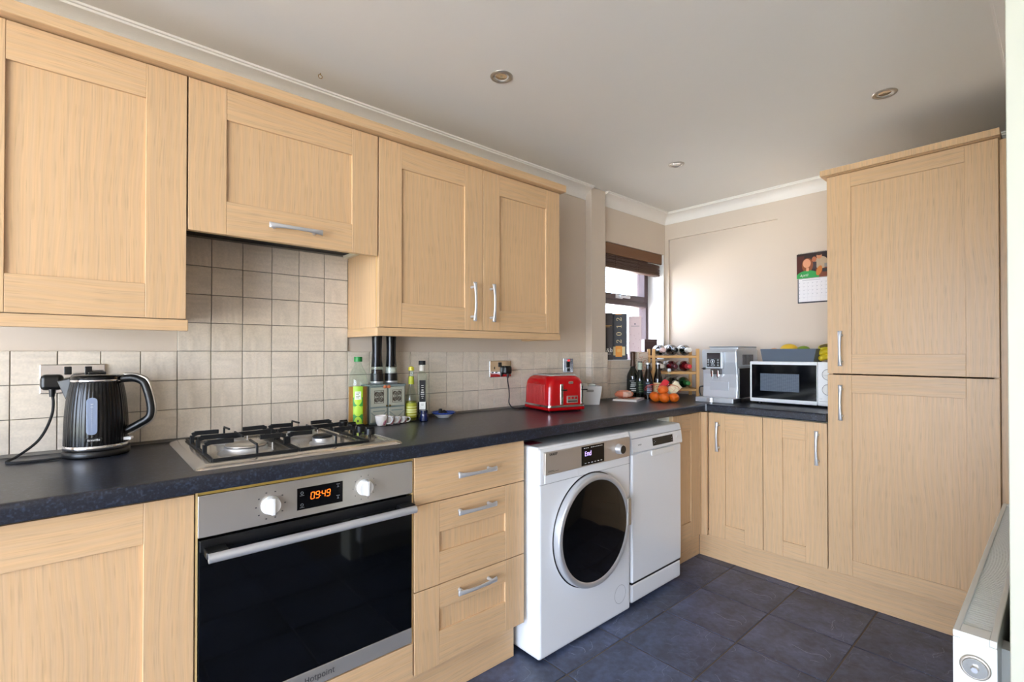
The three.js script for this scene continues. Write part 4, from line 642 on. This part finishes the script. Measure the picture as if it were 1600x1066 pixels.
// ---------------------------------------------------------------- corner under the window
const padT = 0.34;
{ // spiral pad
  const o = thing('notepad', 'white spiral notepad lying under an orange snack packet', 'notepad', [2.36, WT, 0.172], padT);
  part('cover', ext(-0.1, 0.1, 0.0005, 0.0025, -0.075, 0.075, 0.001), M.paper, o); part('pages', ext(-0.093, 0.099, 0.0025, 0.011, -0.073, 0.074, 0.001), M.paper, o);
  for (let k = 0; k < 18; k++) part('ring', new THREE.TorusGeometry(0.0065, 0.0008, 6, 14).rotateX(Math.PI / 2).rotateZ(Math.PI / 2).rotateY(Math.PI / 2), M.satin, o, [-0.085 + k * 0.01, 0.0066, 0.075]);
  part('orange_print', ext(0.0, 0.085, 0.011, 0.0113, -0.06, 0.03), S('#e8743a'), o);
}
{
  const g = new THREE.SphereGeometry(1, 40, 24), p = g.attributes.position; for (let i = 0; i < p.count; i++) { const x = p.getX(i), y = p.getY(i), z = p.getZ(i), k = 1 + 0.1 * Math.sin(x * 9 + z * 5) * Math.cos(z * 8 - y * 3); p.setXYZ(i, Math.sign(x) * Math.pow(Math.abs(x), 0.7) * 0.075 * k, y * 0.024 * k, Math.sign(z) * Math.pow(Math.abs(z), 0.75) * 0.045 * k); } g.computeVertexNormals();
  const tex = canvasTex(256, 128, (x, w, h) => { x.fillStyle = '#e98a6a'; x.fillRect(0, 0, w, h); x.fillStyle = '#ee6a2a'; x.fillRect(90, 0, 70, h); x.fillStyle = '#f3cbb8'; x.fillRect(20, 30, 50, 60); x.fillStyle = '#d83a22'; x.fillRect(170, 20, 50, 50); x.fillStyle = '#f0b89a'; x.fillRect(175, 80, 70, 30); });
  single('snack_packet', g, P('#ffffff', { map: tex, roughness: 0.25, clearcoat: 0.3 }), 'crinkled orange and pink snack packet on the notepad', 'packet', [2.335, WT + 0.0385, 0.155], 0.2);
}
// mandarins in a net
{
  const peel = S('#ea6c0a', { roughness: 0.42, bumpMap: plasterBump, bumpScale: 0.003 }), gm = new THREE.SphereGeometry(0.0315, 28, 20), pp = gm.attributes.position; for (let i = 0; i < pp.count; i++) { const y = pp.getY(i) / 0.0315; pp.setY(i, pp.getY(i) * 0.86 - 0.0022 * Math.max(0, 1 - Math.hypot(pp.getX(i), pp.getZ(i)) / 0.008) * Math.sign(y)); } gm.computeVertexNormals();
  const spots = [[2.404, 0.336, 0.0275], [2.394, 0.401, 0.0275], [2.456, 0.428, 0.0275], [2.462, 0.292, 0.0275], [2.468, 0.36, 0.0275], [2.428, 0.372, 0.072]];
  spots.forEach(([x, z, y]) => { const o = thing('mandarin', y > 0.05 ? 'orange mandarin resting on top of the others in the net' : 'orange mandarin at the bottom of the net beside the notepad', 'mandarin', [x, WT + y, z], rr(0, 6), 'mandarins in the net'); part('fruit', gm, peel, o); part('stalk', cyl(0.003, 0.002, 0.003, 8), S('#6f8a34'), o, [0, 0.0258, 0]); o.rotation.z = rr(-0.5, 0.5); });
  const n = thing('fruit_net', 'red net bag with cream label round the mandarins', 'net bag', [2.436, WT, 0.362]);
  const wires = [], hull = (a, t) => { const r = Math.sin(t) , y = 0.003 + 0.103 * Math.pow(Math.cos(t / 2), 1.4); return [Math.cos(a) * 0.086 * Math.pow(r, 0.55) * (t > 1.57 ? 1 : 1), t > 1.5 ? Math.max(0.004, y) : y, Math.sin(a) * 0.112 * Math.pow(r, 0.55)]; };
  for (let k = 0; k < 14; k++) for (const s of [1, -1]) { const p = []; for (let i = 0; i <= 8; i++) { const t = 0.12 + i / 8 * 1.5; p.push(hull(k / 14 * Math.PI * 2 + s * i * 0.1, t)); } wires.push(tube(p, 0.0005, 14, 4)); }
  part('netting', merge(wires), S('#d8331e', { roughness: 0.6 }), n).userData.kind = 'stuff';
  const lg = new THREE.PlaneGeometry(0.07, 0.055, 10, 6), lp = lg.attributes.position; for (let i = 0; i < lp.count; i++) lp.setZ(i, 0.008 * Math.sin(lp.getX(i) * 50) + 0.006 * Math.cos(lp.getY(i) * 70)); lg.computeVertexNormals();
  const lm = part('label', lg, S('#e4d8b4', { roughness: 0.6, side: THREE.DoubleSide }), n, [0.05, 0.082, 0.052], 'cream paper tag'); lm.rotation.set(-0.35, -0.7, 0.5);
  const l2 = part('red_tag', lg.clone(), S('#d02430', { roughness: 0.5, side: THREE.DoubleSide }), n, [0.0, 0.104, 0.01]); l2.rotation.set(-1.0, -0.6, 0.2); l2.scale.set(0.9, 0.7, 1);
}
// standing bottles
function bottle(name, label, x, z, { r, h, neck, shoulder, glass, cap, capH = 0.02, foil, lab, labY, labH, group, turn = -0.95 }) {
  const o = thing(name, label, 'bottle', [x, WT, z], turn, group);
  part('glass', stand([[0, 0.0005], [r - 0.003, 0.0005], [r, 0.004], [r, shoulder], [r * 0.88, shoulder + 0.02], [neck + 0.004, shoulder + 0.055], [neck, shoulder + 0.075], [neck, h - 0.004], [neck - 0.001, h], [0, h]], 36), glass, o);
  if (foil) part('foil', stand([[neck + 0.0045, foil[0]], [neck + 0.001, foil[0] + 0.03], [neck + 0.0015, h - 0.02], [neck + 0.003, h - 0.016], [neck + 0.003, h], [0, h + 0.001]], 32), foil[1], o, null, 'foil neck wrap');
  if (cap) part('cap', cyl(neck + 0.002, neck + 0.0016, capH, 24), cap, o, [0, h + 0.001, 0]);
  if (lab) part('label', new THREE.CylinderGeometry(r + 0.0006, r + 0.0006, labH, 32, 1, true, -1.2, 2.4), S('#ffffff', { map: lab, side: THREE.DoubleSide, roughness: 0.55 }), o, [0, labY, 0]);
  return o;
}
const scribble = (bg, fg, seedv) => canvasTex(160, 160, (x, w, h) => { x.fillStyle = bg; x.fillRect(0, 0, w, h); x.fillStyle = fg; for (let k = 0; k < 6; k++) x.fillRect(44 + ((k * seedv * 13) % 22), 18 + k * 22, 50 + ((k * seedv * 7) % 30), 6 + (k * seedv) % 8); });
bottle('sparkling_wine_bottle', 'dark sparkling wine bottle with brown foil neck under the window', 2.583, 0.05, { r: 0.041, h: 0.305, neck: 0.0145, shoulder: 0.135, glass: M.bottleDark, foil: [0.205, S('#4a3326', { roughness: 0.4, metalness: 0.4 })], lab: scribble('#0f1512', '#d9dcd6', 3), labY: 0.075, labH: 0.09 });
bottle('beer_bottle', 'green glass beer bottle with pale neck label beside the sparkling wine', 2.566, 0.118, { r: 0.0265, h: 0.232, neck: 0.0125, shoulder: 0.115, glass: M.bottleDark, foil: [0.185, S('#b9c4b0', { roughness: 0.6 })], cap: M.black, capH: 0.012, lab: scribble('#15251a', '#5f7a4a', 4), labY: 0.07, labH: 0.08, group: 'beer bottles under the window' });
bottle('beer_bottle', 'dark beer bottle with blue-grey printed label and silver cap', 2.534, 0.2, { r: 0.03, h: 0.226, neck: 0.0135, shoulder: 0.12, glass: M.bottleBrown, cap: M.satin, capH: 0.01, lab: scribble('#12161c', '#9fb2c8', 5), labY: 0.07, labH: 0.085, group: 'beer bottles under the window' });
bottle('beer_bottle', 'dark beer bottle with cream label before the wine rack', 2.575, 0.247, { r: 0.029, h: 0.226, neck: 0.0135, shoulder: 0.12, glass: M.bottleBrown, cap: M.satin, capH: 0.01, lab: scribble('#d8c28e', '#3a2a1c', 2), labY: 0.065, labH: 0.08, group: 'beer bottles under the window' });
bottle('miniature_bottle', 'small clear glass bottle with white cap behind the mandarins', 2.62, 0.3, { r: 0.0225, h: 0.185, neck: 0.0095, shoulder: 0.085, glass: M.glass, cap: M.print, capH: 0.018, lab: scribble('#e6e1d8', '#8a8070', 3), labY: 0.05, labH: 0.05 });
{ // patterned card box
  const tex = canvasTex(256, 512, (x, w, h) => { x.fillStyle = '#eadccc'; x.fillRect(0, 0, w, h); x.strokeStyle = '#d99a78'; x.lineWidth = 7; for (let k = 0; k < 9; k++) { x.beginPath(); x.arc(60 + (k * 61) % 170, 40 + k * 52, 24 + (k % 3) * 10, 0.4, 5); x.stroke(); } x.strokeStyle = '#b98a72'; x.lineWidth = 3; for (let k = 0; k < 8; k++) { x.beginPath(); x.moveTo(0, k * 70); x.bezierCurveTo(90, k * 70 + 50, 170, k * 70 - 30, 256, k * 70 + 30); x.stroke(); } });
  single('patterned_box', ext(-0.065, 0.065, 0.0005, 0.303, -0.016, 0.016, 0.001), S('#ffffff', { map: tex, roughness: 0.6 }), 'tall cream card box with peach swirl print behind the bottles', 'box', [2.71, WT, 0.029]);
}
// gift boxes on the sill
function giftBox(name, label, x, z, w, h, base, draw, turn = -0.86) {
  const face = canvasTex(128, 384, draw), o = thing(name, label, 'box', [x, WIN.y0 + 0.0032, z], turn, 'bottle gift boxes on the sill');
  part('carton', ext(-w / 2, w / 2, 0, h, -w / 2, w / 2, 0.001), S(base, { roughness: 0.5 }), o); part('front_print', new THREE.PlaneGeometry(w - 0.001, h - 0.002), S('#ffffff', { map: face, roughness: 0.5 }), o, [0, h / 2, w / 2 + 0.0004]); return o;
}
giftBox('gift_carton', 'dark brown bottle gift carton beside the pier on the sill', 2.432, -0.06, 0.085, 0.312, '#23150f', (x, w, h) => { x.fillStyle = '#23150f'; x.fillRect(0, 0, w, h); x.fillStyle = '#c9973f'; x.fillRect(40, 100, 80, 4); x.fillRect(50, 112, 50, 3); x.fillStyle = '#f0ece4'; x.font = 'bold 46px serif'; x.fillText('&b', 62, 322); x.fillRect(60, 336, 50, 3); });
giftBox('gift_carton', 'charcoal gift carton with gold 2012 numerals and orange band on the sill', 2.577, -0.058, 0.097, 0.314, '#2e3138', (x, w, h) => {
  x.fillStyle = '#33363e'; x.fillRect(0, 0, w, h); x.fillStyle = '#3d414b'; for (let k = 0; k < 16; k++) x.fillRect(k * 8, 0, 2, h); x.save(); x.translate(80, 238); x.rotate(-Math.PI / 2); x.fillStyle = '#ecd8a0'; x.font = '62px serif'; for (let k = 0; k < 4; k++) x.fillText('2012'[k], k * 62 - 10, 0); x.restore();
  x.fillStyle = '#e8d6a0'; x.fillRect(6, 276, 106, 74); x.fillStyle = '#ee9a2c'; x.fillRect(26, 270, 60, 92); x.fillRect(26, 0, 56, 8); x.fillStyle = '#f2b452'; x.fillRect(40, 296, 32, 26);
});
giftBox('gift_carton', 'pale pink bottle gift carton with faint print on the sill', 2.759, -0.058, 0.088, 0.305, '#dfc6c4', (x, w, h) => { x.fillStyle = '#e3cccb'; x.fillRect(0, 0, w, h); x.fillStyle = '#8d7f86'; x.fillRect(56, 60, 14, 14); x.fillRect(24, 84, 84, 5); for (let k = 0; k < 14; k++) { x.fillStyle = k % 3 ? '#c9a6a8' : '#b07f86'; x.fillRect((k * 53) % 118, 130 + (k * 37) % 230, 5, 8); } x.strokeStyle = '#c98a80'; x.lineWidth = 5; x.beginPath(); x.arc(30, 350, 16, 0, 6.3); x.stroke(); });
{ const o = thing('storage_box', 'small dark brown square box at the window end of the sill', 'box', [2.94, WIN.y0 + 0.0032, -0.062], -0.5); part('body', ext(-0.05, 0.05, 0, 0.13, -0.04, 0.04, 0.002), S('#4d3a38', { roughness: 0.4 }), o); part('lid', ext(-0.051, 0.051, 0.13, 0.146, -0.041, 0.041, 0.002), S('#54403d', { roughness: 0.4 }), o); }
// ---------------------------------------------------------------- wine rack and its bottles
{
  const T = -0.83, rx = 2.665, rz = 0.158, cs = Math.cos(T), sn = Math.sin(T), toW = (x, z) => [rx + x * cs + z * sn, rz - x * sn + z * cs], W = 0.285, D = 0.19;
  const o = thing('wine_rack', 'pine wine rack standing diagonally in the corner', 'wine rack', [rx, WT, rz], T);
  for (const x of [0, W]) for (const z of [0, -D]) part('post', metres(rbox(0.02, 0.323, 0.02, 0.003), 'y'), M.pine, o, [x, 0.162, z]);
  for (const y of [0.05, 0.162, 0.27]) { for (const z of [0, -D]) part('rail', rbox(W - 0.02, 0.017, 0.012, 0.003), M.pine, o, [W / 2, y, z]); for (const x of [0, W]) part('side_rail', rbox(0.012, 0.017, D - 0.02, 0.003), M.pine, o, [x, y, -D / 2]); }
  const foils = { pink: S('#d9b6ac', { roughness: 0.5 }), white: S('#e4ddd2', { roughness: 0.5 }), red: S('#c4262c', { roughness: 0.35 }), black: M.black, plum: S('#8a3a6a', { roughness: 0.4 }), wine: S('#5a1420', { roughness: 0.4 }) };
  const lie = (lx, level, r, glass, foil, label, len = 0.29, out = 0.045, lab, yaw = 0) => {
    const [x, z] = toW(lx, out), y = WT + level + 0.0088 + r, b = thing('wine_bottle', label, 'bottle', [x, y, z], T + yaw, 'wine bottles in the rack');
    const prof = stand([[0, -len], [r - 0.004, -len], [r, -len + 0.004], [r, -0.12], [r * 0.85, -0.1], [0.016, -0.07], [0.0135, -0.06], [0.0135, -0.002], [0, -0.001]], 32).rotateX(Math.PI / 2);
    part('glass', prof, glass, b); part('capsule', stand([[0.0175, -0.07], [0.0145, -0.058], [0.015, -0.002], [0.012, 0.0005], [0, 0.001]], 28).rotateX(Math.PI / 2), foil, b, null, 'foil capsule');
    part('label', stand([[r + 0.0006, -0.22], [r + 0.0006, -0.14]], 32).rotateX(Math.PI / 2), lab || M.paper, b);
  };
  lie(0.055, 0.27, 0.036, M.bottleDark, foils.pink, 'wine bottle with pale pink foil on top of the rack, left end', 0.28, 0.06);
  lie(0.14, 0.27, 0.037, M.bottleBrown, foils.black, 'brown wine bottle with black foil on top of the rack', 0.28, 0.03);
  lie(0.222, 0.27, 0.036, M.bottleDark, foils.white, 'wine bottle with white foil on top of the rack', 0.28, 0.05);
  lie(0.05, 0.162, 0.036, M.bottleDark, foils.white, 'wine bottle with white foil on the middle tier', 0.28, 0.03);
  lie(0.135, 0.162, 0.036, M.bottleRed, foils.wine, 'wine bottle with dark red foil on the middle tier', 0.28, 0.04);
  lie(0.218, 0.162, 0.036, M.bottleRed, foils.red, 'wine bottle with bright red foil on the middle tier', 0.28, 0.065);
  lie(0.14, 0.05, 0.036, M.bottleDark, foils.white, 'wine bottle with plum-tipped white foil on the lowest tier', 0.28, 0.055);
  lie(0.22, 0.05, 0.036, M.bottleGreen, S('#2f7a34', { roughness: 0.4 }), 'green wine bottle with green foil on the lowest tier', 0.28, 0.02);
}
// ---------------------------------------------------------------- coffee machine
{
  const o = thing('coffee_machine', 'silver bean-to-cup coffee machine between wine rack and microwave', 'coffee machine', [2.66, WT, 0.607], -Math.PI / 2 + 0.02), sil = S('#cdd2d8', { roughness: 0.3, metalness: 0.45 }), darkS = S('#4d4542', { roughness: 0.35, metalness: 0.3 }), W = 0.212, D = 0.36;
  // local x = world +z, local z = towards the room; body runs from z = 0 back to -D
  const body = shapeOf([[-D + 0.05, 0.03], [-0.012, 0.03], [-0.018, 0.09], [-0.016, 0.17], [-0.004, 0.24], [0, 0.3], [-0.008, 0.312], [-D + 0.05, 0.312]]);
  part('body', extrude(body, W - 0.012, 0.005).rotateY(-Math.PI / 2).translate(W / 2 - 0.006, 0, 0), sil, o);
  part('side_panel', ext(W / 2 - 0.003, W / 2 + 0.003, 0.028, 0.205, -D + 0.05, -0.03, 0.002), P('#141316', { roughness: 0.12, clearcoat: 0.5 }), o, null, 'glossy black side panel');
  { const g = []; for (let k = 0; k < 9; k++) g.push(ext(W / 2 - 0.001, W / 2 + 0.0015, 0.225, 0.285, -0.235 + k * 0.018, -0.227 + k * 0.018)); part('vent_slot', merge(g), darkS, o).userData.kind = 'stuff'; }
  part('water_tank', ext(W / 2 - 0.02, W / 2 + 0.002, 0.21, 0.214, -D + 0.05, -0.02), M.printGrey, o);
  part('top_tray', merge(ext(-W / 2 + 0.035, W / 2 - 0.004, 0.312, 0.33, -D + 0.06, -0.03, 0.004)), sil, o); part('bean_lid', ext(-W / 2 + 0.032, W / 2 - 0.002, 0.3305, 0.335, -D + 0.058, -0.026, 0.002), S('#8f97a2', { roughness: 0.3 }), o);
  const pn_ = part('control_panel', ext(-W / 2 + 0.036, W / 2 - 0.072, 0.2, 0.303, 0.004, 0.028, 0.006), sil, o), face = canvasTex(192, 192, (x, w, h) => { x.fillStyle = '#141216'; x.fillRect(0, 0, w, h); x.fillStyle = '#2a1d20'; x.fillRect(10, 10, 172, 66); x.strokeStyle = '#dfe3e6'; x.lineWidth = 6; x.beginPath(); x.arc(82, 118, 27, 0, 7); x.stroke(); x.lineWidth = 4; for (const [a, b] of [[22, 96], [22, 128], [22, 166], [160, 96], [160, 132], [160, 168]]) { x.beginPath(); x.arc(a, b, 9, 0, 7); x.stroke(); } x.beginPath(); x.ellipse(88, 168, 28, 10, 0, 0, 7); x.stroke(); x.fillStyle = '#dfe3e6'; x.fillRect(74, 104, 16, 28); });
  part('display', new THREE.PlaneGeometry(0.082, 0.084), S('#ffffff', { map: face, roughness: 0.15 }), pn_, [-0.02, 0.254, 0.0285], 'dark display with round icons');
  part('spout_block', ext(-0.042, 0.018, 0.168, 0.2, -0.004, 0.024, 0.003), darkS, o);
  for (const x of [-0.03, 0.004]) part('spout', merge(at(rbox(0.014, 0.042, 0.02, 0.004), x, 0.172, 0.018), at(cyl(0.004, 0.005, 0.014, 12), x, 0.15, 0.018)), M.chrome, o);
  part('steam_knob', merge(at(cyl(0.007, 0.007, 0.02, 16).rotateX(Math.PI / 2), -W / 2 + 0.02, 0.2, 0.006), at(rbox(0.024, 0.006, 0.008, 0.002), -W / 2 + 0.02, 0.2, 0.018)), M.black, o);
  part('front_door', merge(ext(-W / 2 + 0.045, W / 2 - 0.052, 0.034, 0.122, -0.014, -0.011, 0.001)), S('#c6ccd4', { roughness: 0.3, metalness: 0.4 }), o);
  part('drip_tray', merge(ext(-W / 2 - 0.012, W / 2 + 0.004, 0.0005, 0.03, -0.05, 0.062, 0.004)), sil, o); part('tray_front', at(cyl(0.03, 0.03, 0.026, 32), -0.025, 0.0145, 0.042), M.satin, o); part('tray_side', ext(W / 2 + 0.0035, W / 2 + 0.0045, 0.003, 0.027, -0.05, 0.055), M.black, o);
  part('frother_tube', tube([[-W / 2 - 0.004, 0.09, -0.03], [-W / 2 - 0.022, 0.085, -0.02], [-W / 2 - 0.026, 0.06, -0.02], [-W / 2 - 0.02, 0.034, -0.02]], 0.004, 24, 8), M.black, o);
}
// ---------------------------------------------------------------- microwave, bowl, fruit
{
  const o = thing('microwave', 'white microwave with dark glass door beside the tall cabinet', 'microwave', [2.75, WT, 0.75], -Math.PI / 2), W = 0.454, H = 0.237;
  part('case', ext(0.002, W - 0.002, 0.014, H + 0.008, -0.3, -0.02, 0.004), M.white, o);
  const d = part('door', ext(0, 0.352, 0.012, H + 0.01, -0.02, 0, 0.006), M.white, o);
  part('door_glass', ext(0.012, 0.349, 0.034, H - 0.008, -0.001, 0.0012), P('#05070c', { roughness: 0.08, specularIntensity: 0.6 }), d);
  const mesh = dataTex(256, 128, (u, v) => { const a = (Math.sin(u * 6.2832 * 42) + Math.sin(v * 6.2832 * 22)) > 0.2; return a ? [112, 124, 140] : [70, 80, 94]; }, true); mesh.wrapS = mesh.wrapT = THREE.ClampToEdgeWrapping;
  part('viewing_mesh', new THREE.PlaneGeometry(0.205, 0.1), P('#ffffff', { map: mesh, roughness: 0.25 }), d, [0.163, 0.128, 0.0016], 'grey perforated viewing screen');
  const c = part('control_panel', ext(0.354, W, 0.012, H + 0.01, -0.02, -0.001, 0.004), M.white, o);
  for (const y of [0.18, 0.1]) { const k = part('dial', at(cyl(0.027, 0.025, 0.012, 40).rotateX(Math.PI / 2), 0.405, y, 0.005), M.whitePlastic, c); part('dial_ring', new THREE.TorusGeometry(0.029, 0.0009, 6, 40), M.printDark, k, [0.405, y, -0.0004]); part('dial_grip', at(rbox(0.046, 0.007, 0.006, 0.002).rotateZ(y > 0.15 ? 0 : 1.4), 0.405, y, 0.013), M.whitePlastic, k); }
  part('panel_print', merge(ext(0.362, 0.376, 0.05, 0.0508, -0.001, -0.0006), ext(0.362, 0.4, 0.036, 0.0368, -0.001, -0.0006)), M.printDark, c);
  for (const [x, z] of [[0.04, -0.04], [W - 0.04, -0.04], [0.04, -0.26], [W - 0.04, -0.26]]) part('foot', cyl(0.014, 0.012, 0.0145, 16), M.black, o, [x, 0.0073, z]);
}
const MWT = WT + 0.245;
{
  const o = thing('fruit_trough', 'slate-blue tapered trough of fruit on top of the microwave', 'bowl', [2.86, MWT, 0.937], -Math.PI / 2), g = extrude(shapeOf([[-0.133, 0.0005], [0.133, 0.0005], [0.146, 0.074], [0.138, 0.074], [0.126, 0.008], [-0.126, 0.008], [-0.138, 0.074], [-0.146, 0.074]]), 0.13).translate(0, 0, -0.075);
  const m = S('#525d6c', { roughness: 0.6 }); part('trough', g, m, o); for (const z of [0.055, -0.078]) part('side_wall', extrude(shapeOf([[-0.133, 0.0005], [0.133, 0.0005], [0.146, 0.074], [-0.146, 0.074]]), 0.006).translate(0, 0, z), m, o);
}
single('peach', new THREE.SphereGeometry(0.03, 24, 16), S('#e8a878', { roughness: 0.6 }), 'pale peach peeping over the trough rim', 'fruit', [2.86, MWT + 0.05, 0.845]);
single('mango', new THREE.SphereGeometry(0.042, 28, 20).scale(1, 0.85, 1.15), S('#e0b42c', { roughness: 0.45 }), 'yellow mango lying in the trough', 'fruit', [2.86, MWT + 0.068, 0.927]);
single('lime', new THREE.SphereGeometry(0.03, 24, 16).scale(1, 0.9, 1.2), S('#7d9a28', { roughness: 0.4, bumpMap: plasterBump, bumpScale: 0.002 }), 'green lime lying in the trough beside the mango', 'fruit', [2.86, MWT + 0.064, 1.002]);
{
  const o = thing('banana_bunch', 'bunch of ripe bananas on the microwave beside the trough', 'bananas', [2.88, MWT, 1.135]);
  [[0, 0.02, 0.2, '#d9c022'], [0.012, 0.05, 0.0, '#cdb61e'], [0.02, 0.076, -0.15, '#c3b428']].forEach(([dx, y, a, c]) => { const P_ = []; for (let i = 0; i <= 8; i++) { const t = i / 8 * 1.7 - 0.85; P_.push([dx + 0.05 * Math.cos(t) - 0.05, y + 0.012 * Math.cos(t * 1.6), Math.sin(t) * 0.07 * 0.9 + a * 0.02]); } const g = capTube(P_, 0.0165, 32, 10), q = g.attributes.position; part('banana', g, S(c, { roughness: 0.5 }), o); });
  part('stem', capTube([[-0.01, 0.085, -0.05], [-0.005, 0.092, -0.03], [0.005, 0.088, -0.01]], 0.007, 12, 8), S('#5a4a1c', { roughness: 0.7 }), o);
}
// ---------------------------------------------------------------- wall calendar
{
  const o = thing('wall_calendar', 'spiral-bound photo calendar hanging beside the tall cabinet', 'calendar', [X1 - 0.001, 1.505, 0.992], -Math.PI / 2), W = 0.172;
  const pic = canvasTex(512, 448, (x, w, h) => {
    x.fillStyle = '#2a1410'; x.fillRect(0, 0, w, h); x.fillStyle = '#4d1c12'; x.fillRect(0, 40, 120, 320); x.fillStyle = '#7a3a1c'; x.fillRect(300, 250, 212, 200);
    x.fillStyle = '#b9a184'; x.beginPath(); x.ellipse(380, 190, 105, 110, 0, 0, 7); x.fill(); x.fillStyle = '#c98a62'; x.beginPath(); x.ellipse(352, 70, 42, 52, 0, 0, 7); x.fill(); x.fillStyle = '#3a2218'; x.beginPath(); x.ellipse(352, 34, 44, 26, 0, 0, 7); x.fill();
    x.fillStyle = '#b26a48'; x.beginPath(); x.ellipse(275, 120, 36, 48, 0, 0, 7); x.fill(); x.fillStyle = '#3a2a30'; x.fillRect(250, 165, 60, 130);
    x.fillStyle = '#8a4a26'; x.beginPath(); x.ellipse(170, 215, 88, 130, 0, 0, 7); x.fill(); x.fillStyle = '#dc9a76'; x.beginPath(); x.ellipse(160, 180, 62, 80, 0, 0, 7); x.fill(); x.fillStyle = '#2f9a4a'; x.beginPath(); x.ellipse(170, 420, 180, 110, 0, 0, 7); x.fill(); x.fillStyle = '#dc9a76'; x.fillRect(150, 262, 42, 60);
    x.fillStyle = '#c9782e'; x.beginPath(); x.ellipse(350, 330, 40, 90, 0.3, 0, 7); x.fill(); x.fillStyle = '#2a2420'; x.fillRect(400, 300, 112, 60); x.fillStyle = '#8f8a84'; x.fillRect(430, 210, 60, 70);
    x.fillStyle = '#f4efe8'; x.font = 'italic 54px serif'; x.fillText('April', 48, 412);
  });
  const grid = canvasTex(512, 448, (x, w, h) => { x.fillStyle = '#e9e6e8'; x.fillRect(0, 0, w, h); x.strokeStyle = '#cfcbd0'; x.lineWidth = 2; for (let k = 1; k < 7; k++) { x.beginPath(); x.moveTo(k * w / 7, 70); x.lineTo(k * w / 7, h); x.stroke(); } for (let k = 0; k < 6; k++) { x.beginPath(); x.moveTo(0, 70 + k * 72); x.lineTo(w, 70 + k * 72); x.stroke(); } x.fillStyle = '#a9a6ac'; for (let k = 0; k < 30; k++) x.fillRect(8 + (k % 7) * w / 7, 78 + Math.floor(k / 7) * 72, 14, 10); x.fillRect(60, 24, 300, 10); });
  part('backing', ext(-W / 2, W / 2, 0, 0.297, 0, 0.003), S('#3a3a42', { roughness: 0.6 }), o);
  part('photo_page', ext(-W / 2 - 0.004, W / 2, 0.149, 0.299, 0.003, 0.0045), M.paper, o); part('photo_print', new THREE.PlaneGeometry(W + 0.004, 0.149), S('#ffffff', { map: pic, roughness: 0.35 }), o, [-0.002, 0.2245, 0.0048], 'printed photograph of people');
  part('date_page', ext(-W / 2 + 0.006, W / 2, 0.008, 0.147, 0.003, 0.0045), M.paper, o); part('date_print', new THREE.PlaneGeometry(W - 0.007, 0.138), S('#ffffff', { map: grid, roughness: 0.6 }), o, [0.003, 0.0775, 0.0048]);
  for (let k = 0; k < 20; k++) part('spiral_ring', new THREE.TorusGeometry(0.0045, 0.0007, 5, 12).rotateY(Math.PI / 2), M.black, o, [-W / 2 + 0.006 + k * 0.0084, 0.299, 0.003]);
  part('nail', cyl(0.002, 0.002, 0.008, 8).rotateX(Math.PI / 2), M.satin, o, [0, 0.306, 0.003]);
}
{
  const o = thing('ceiling_hook', 'tiny brass hook screwed into the ceiling above the extractor cabinet', 'hook', [0.442, CEIL, 0.172]);
  part('ring', new THREE.TorusGeometry(0.007, 0.0012, 6, 20), S('#9a7a3a', { metalness: 0.8, roughness: 0.4 }), o, [0, -0.012, 0]); part('screw', cyl(0.0014, 0.0014, 0.006, 8), S('#9a7a3a', { metalness: 0.8, roughness: 0.4 }), o, [0, -0.003, 0]);
}
//@@END
renderer.render(scene, camera);
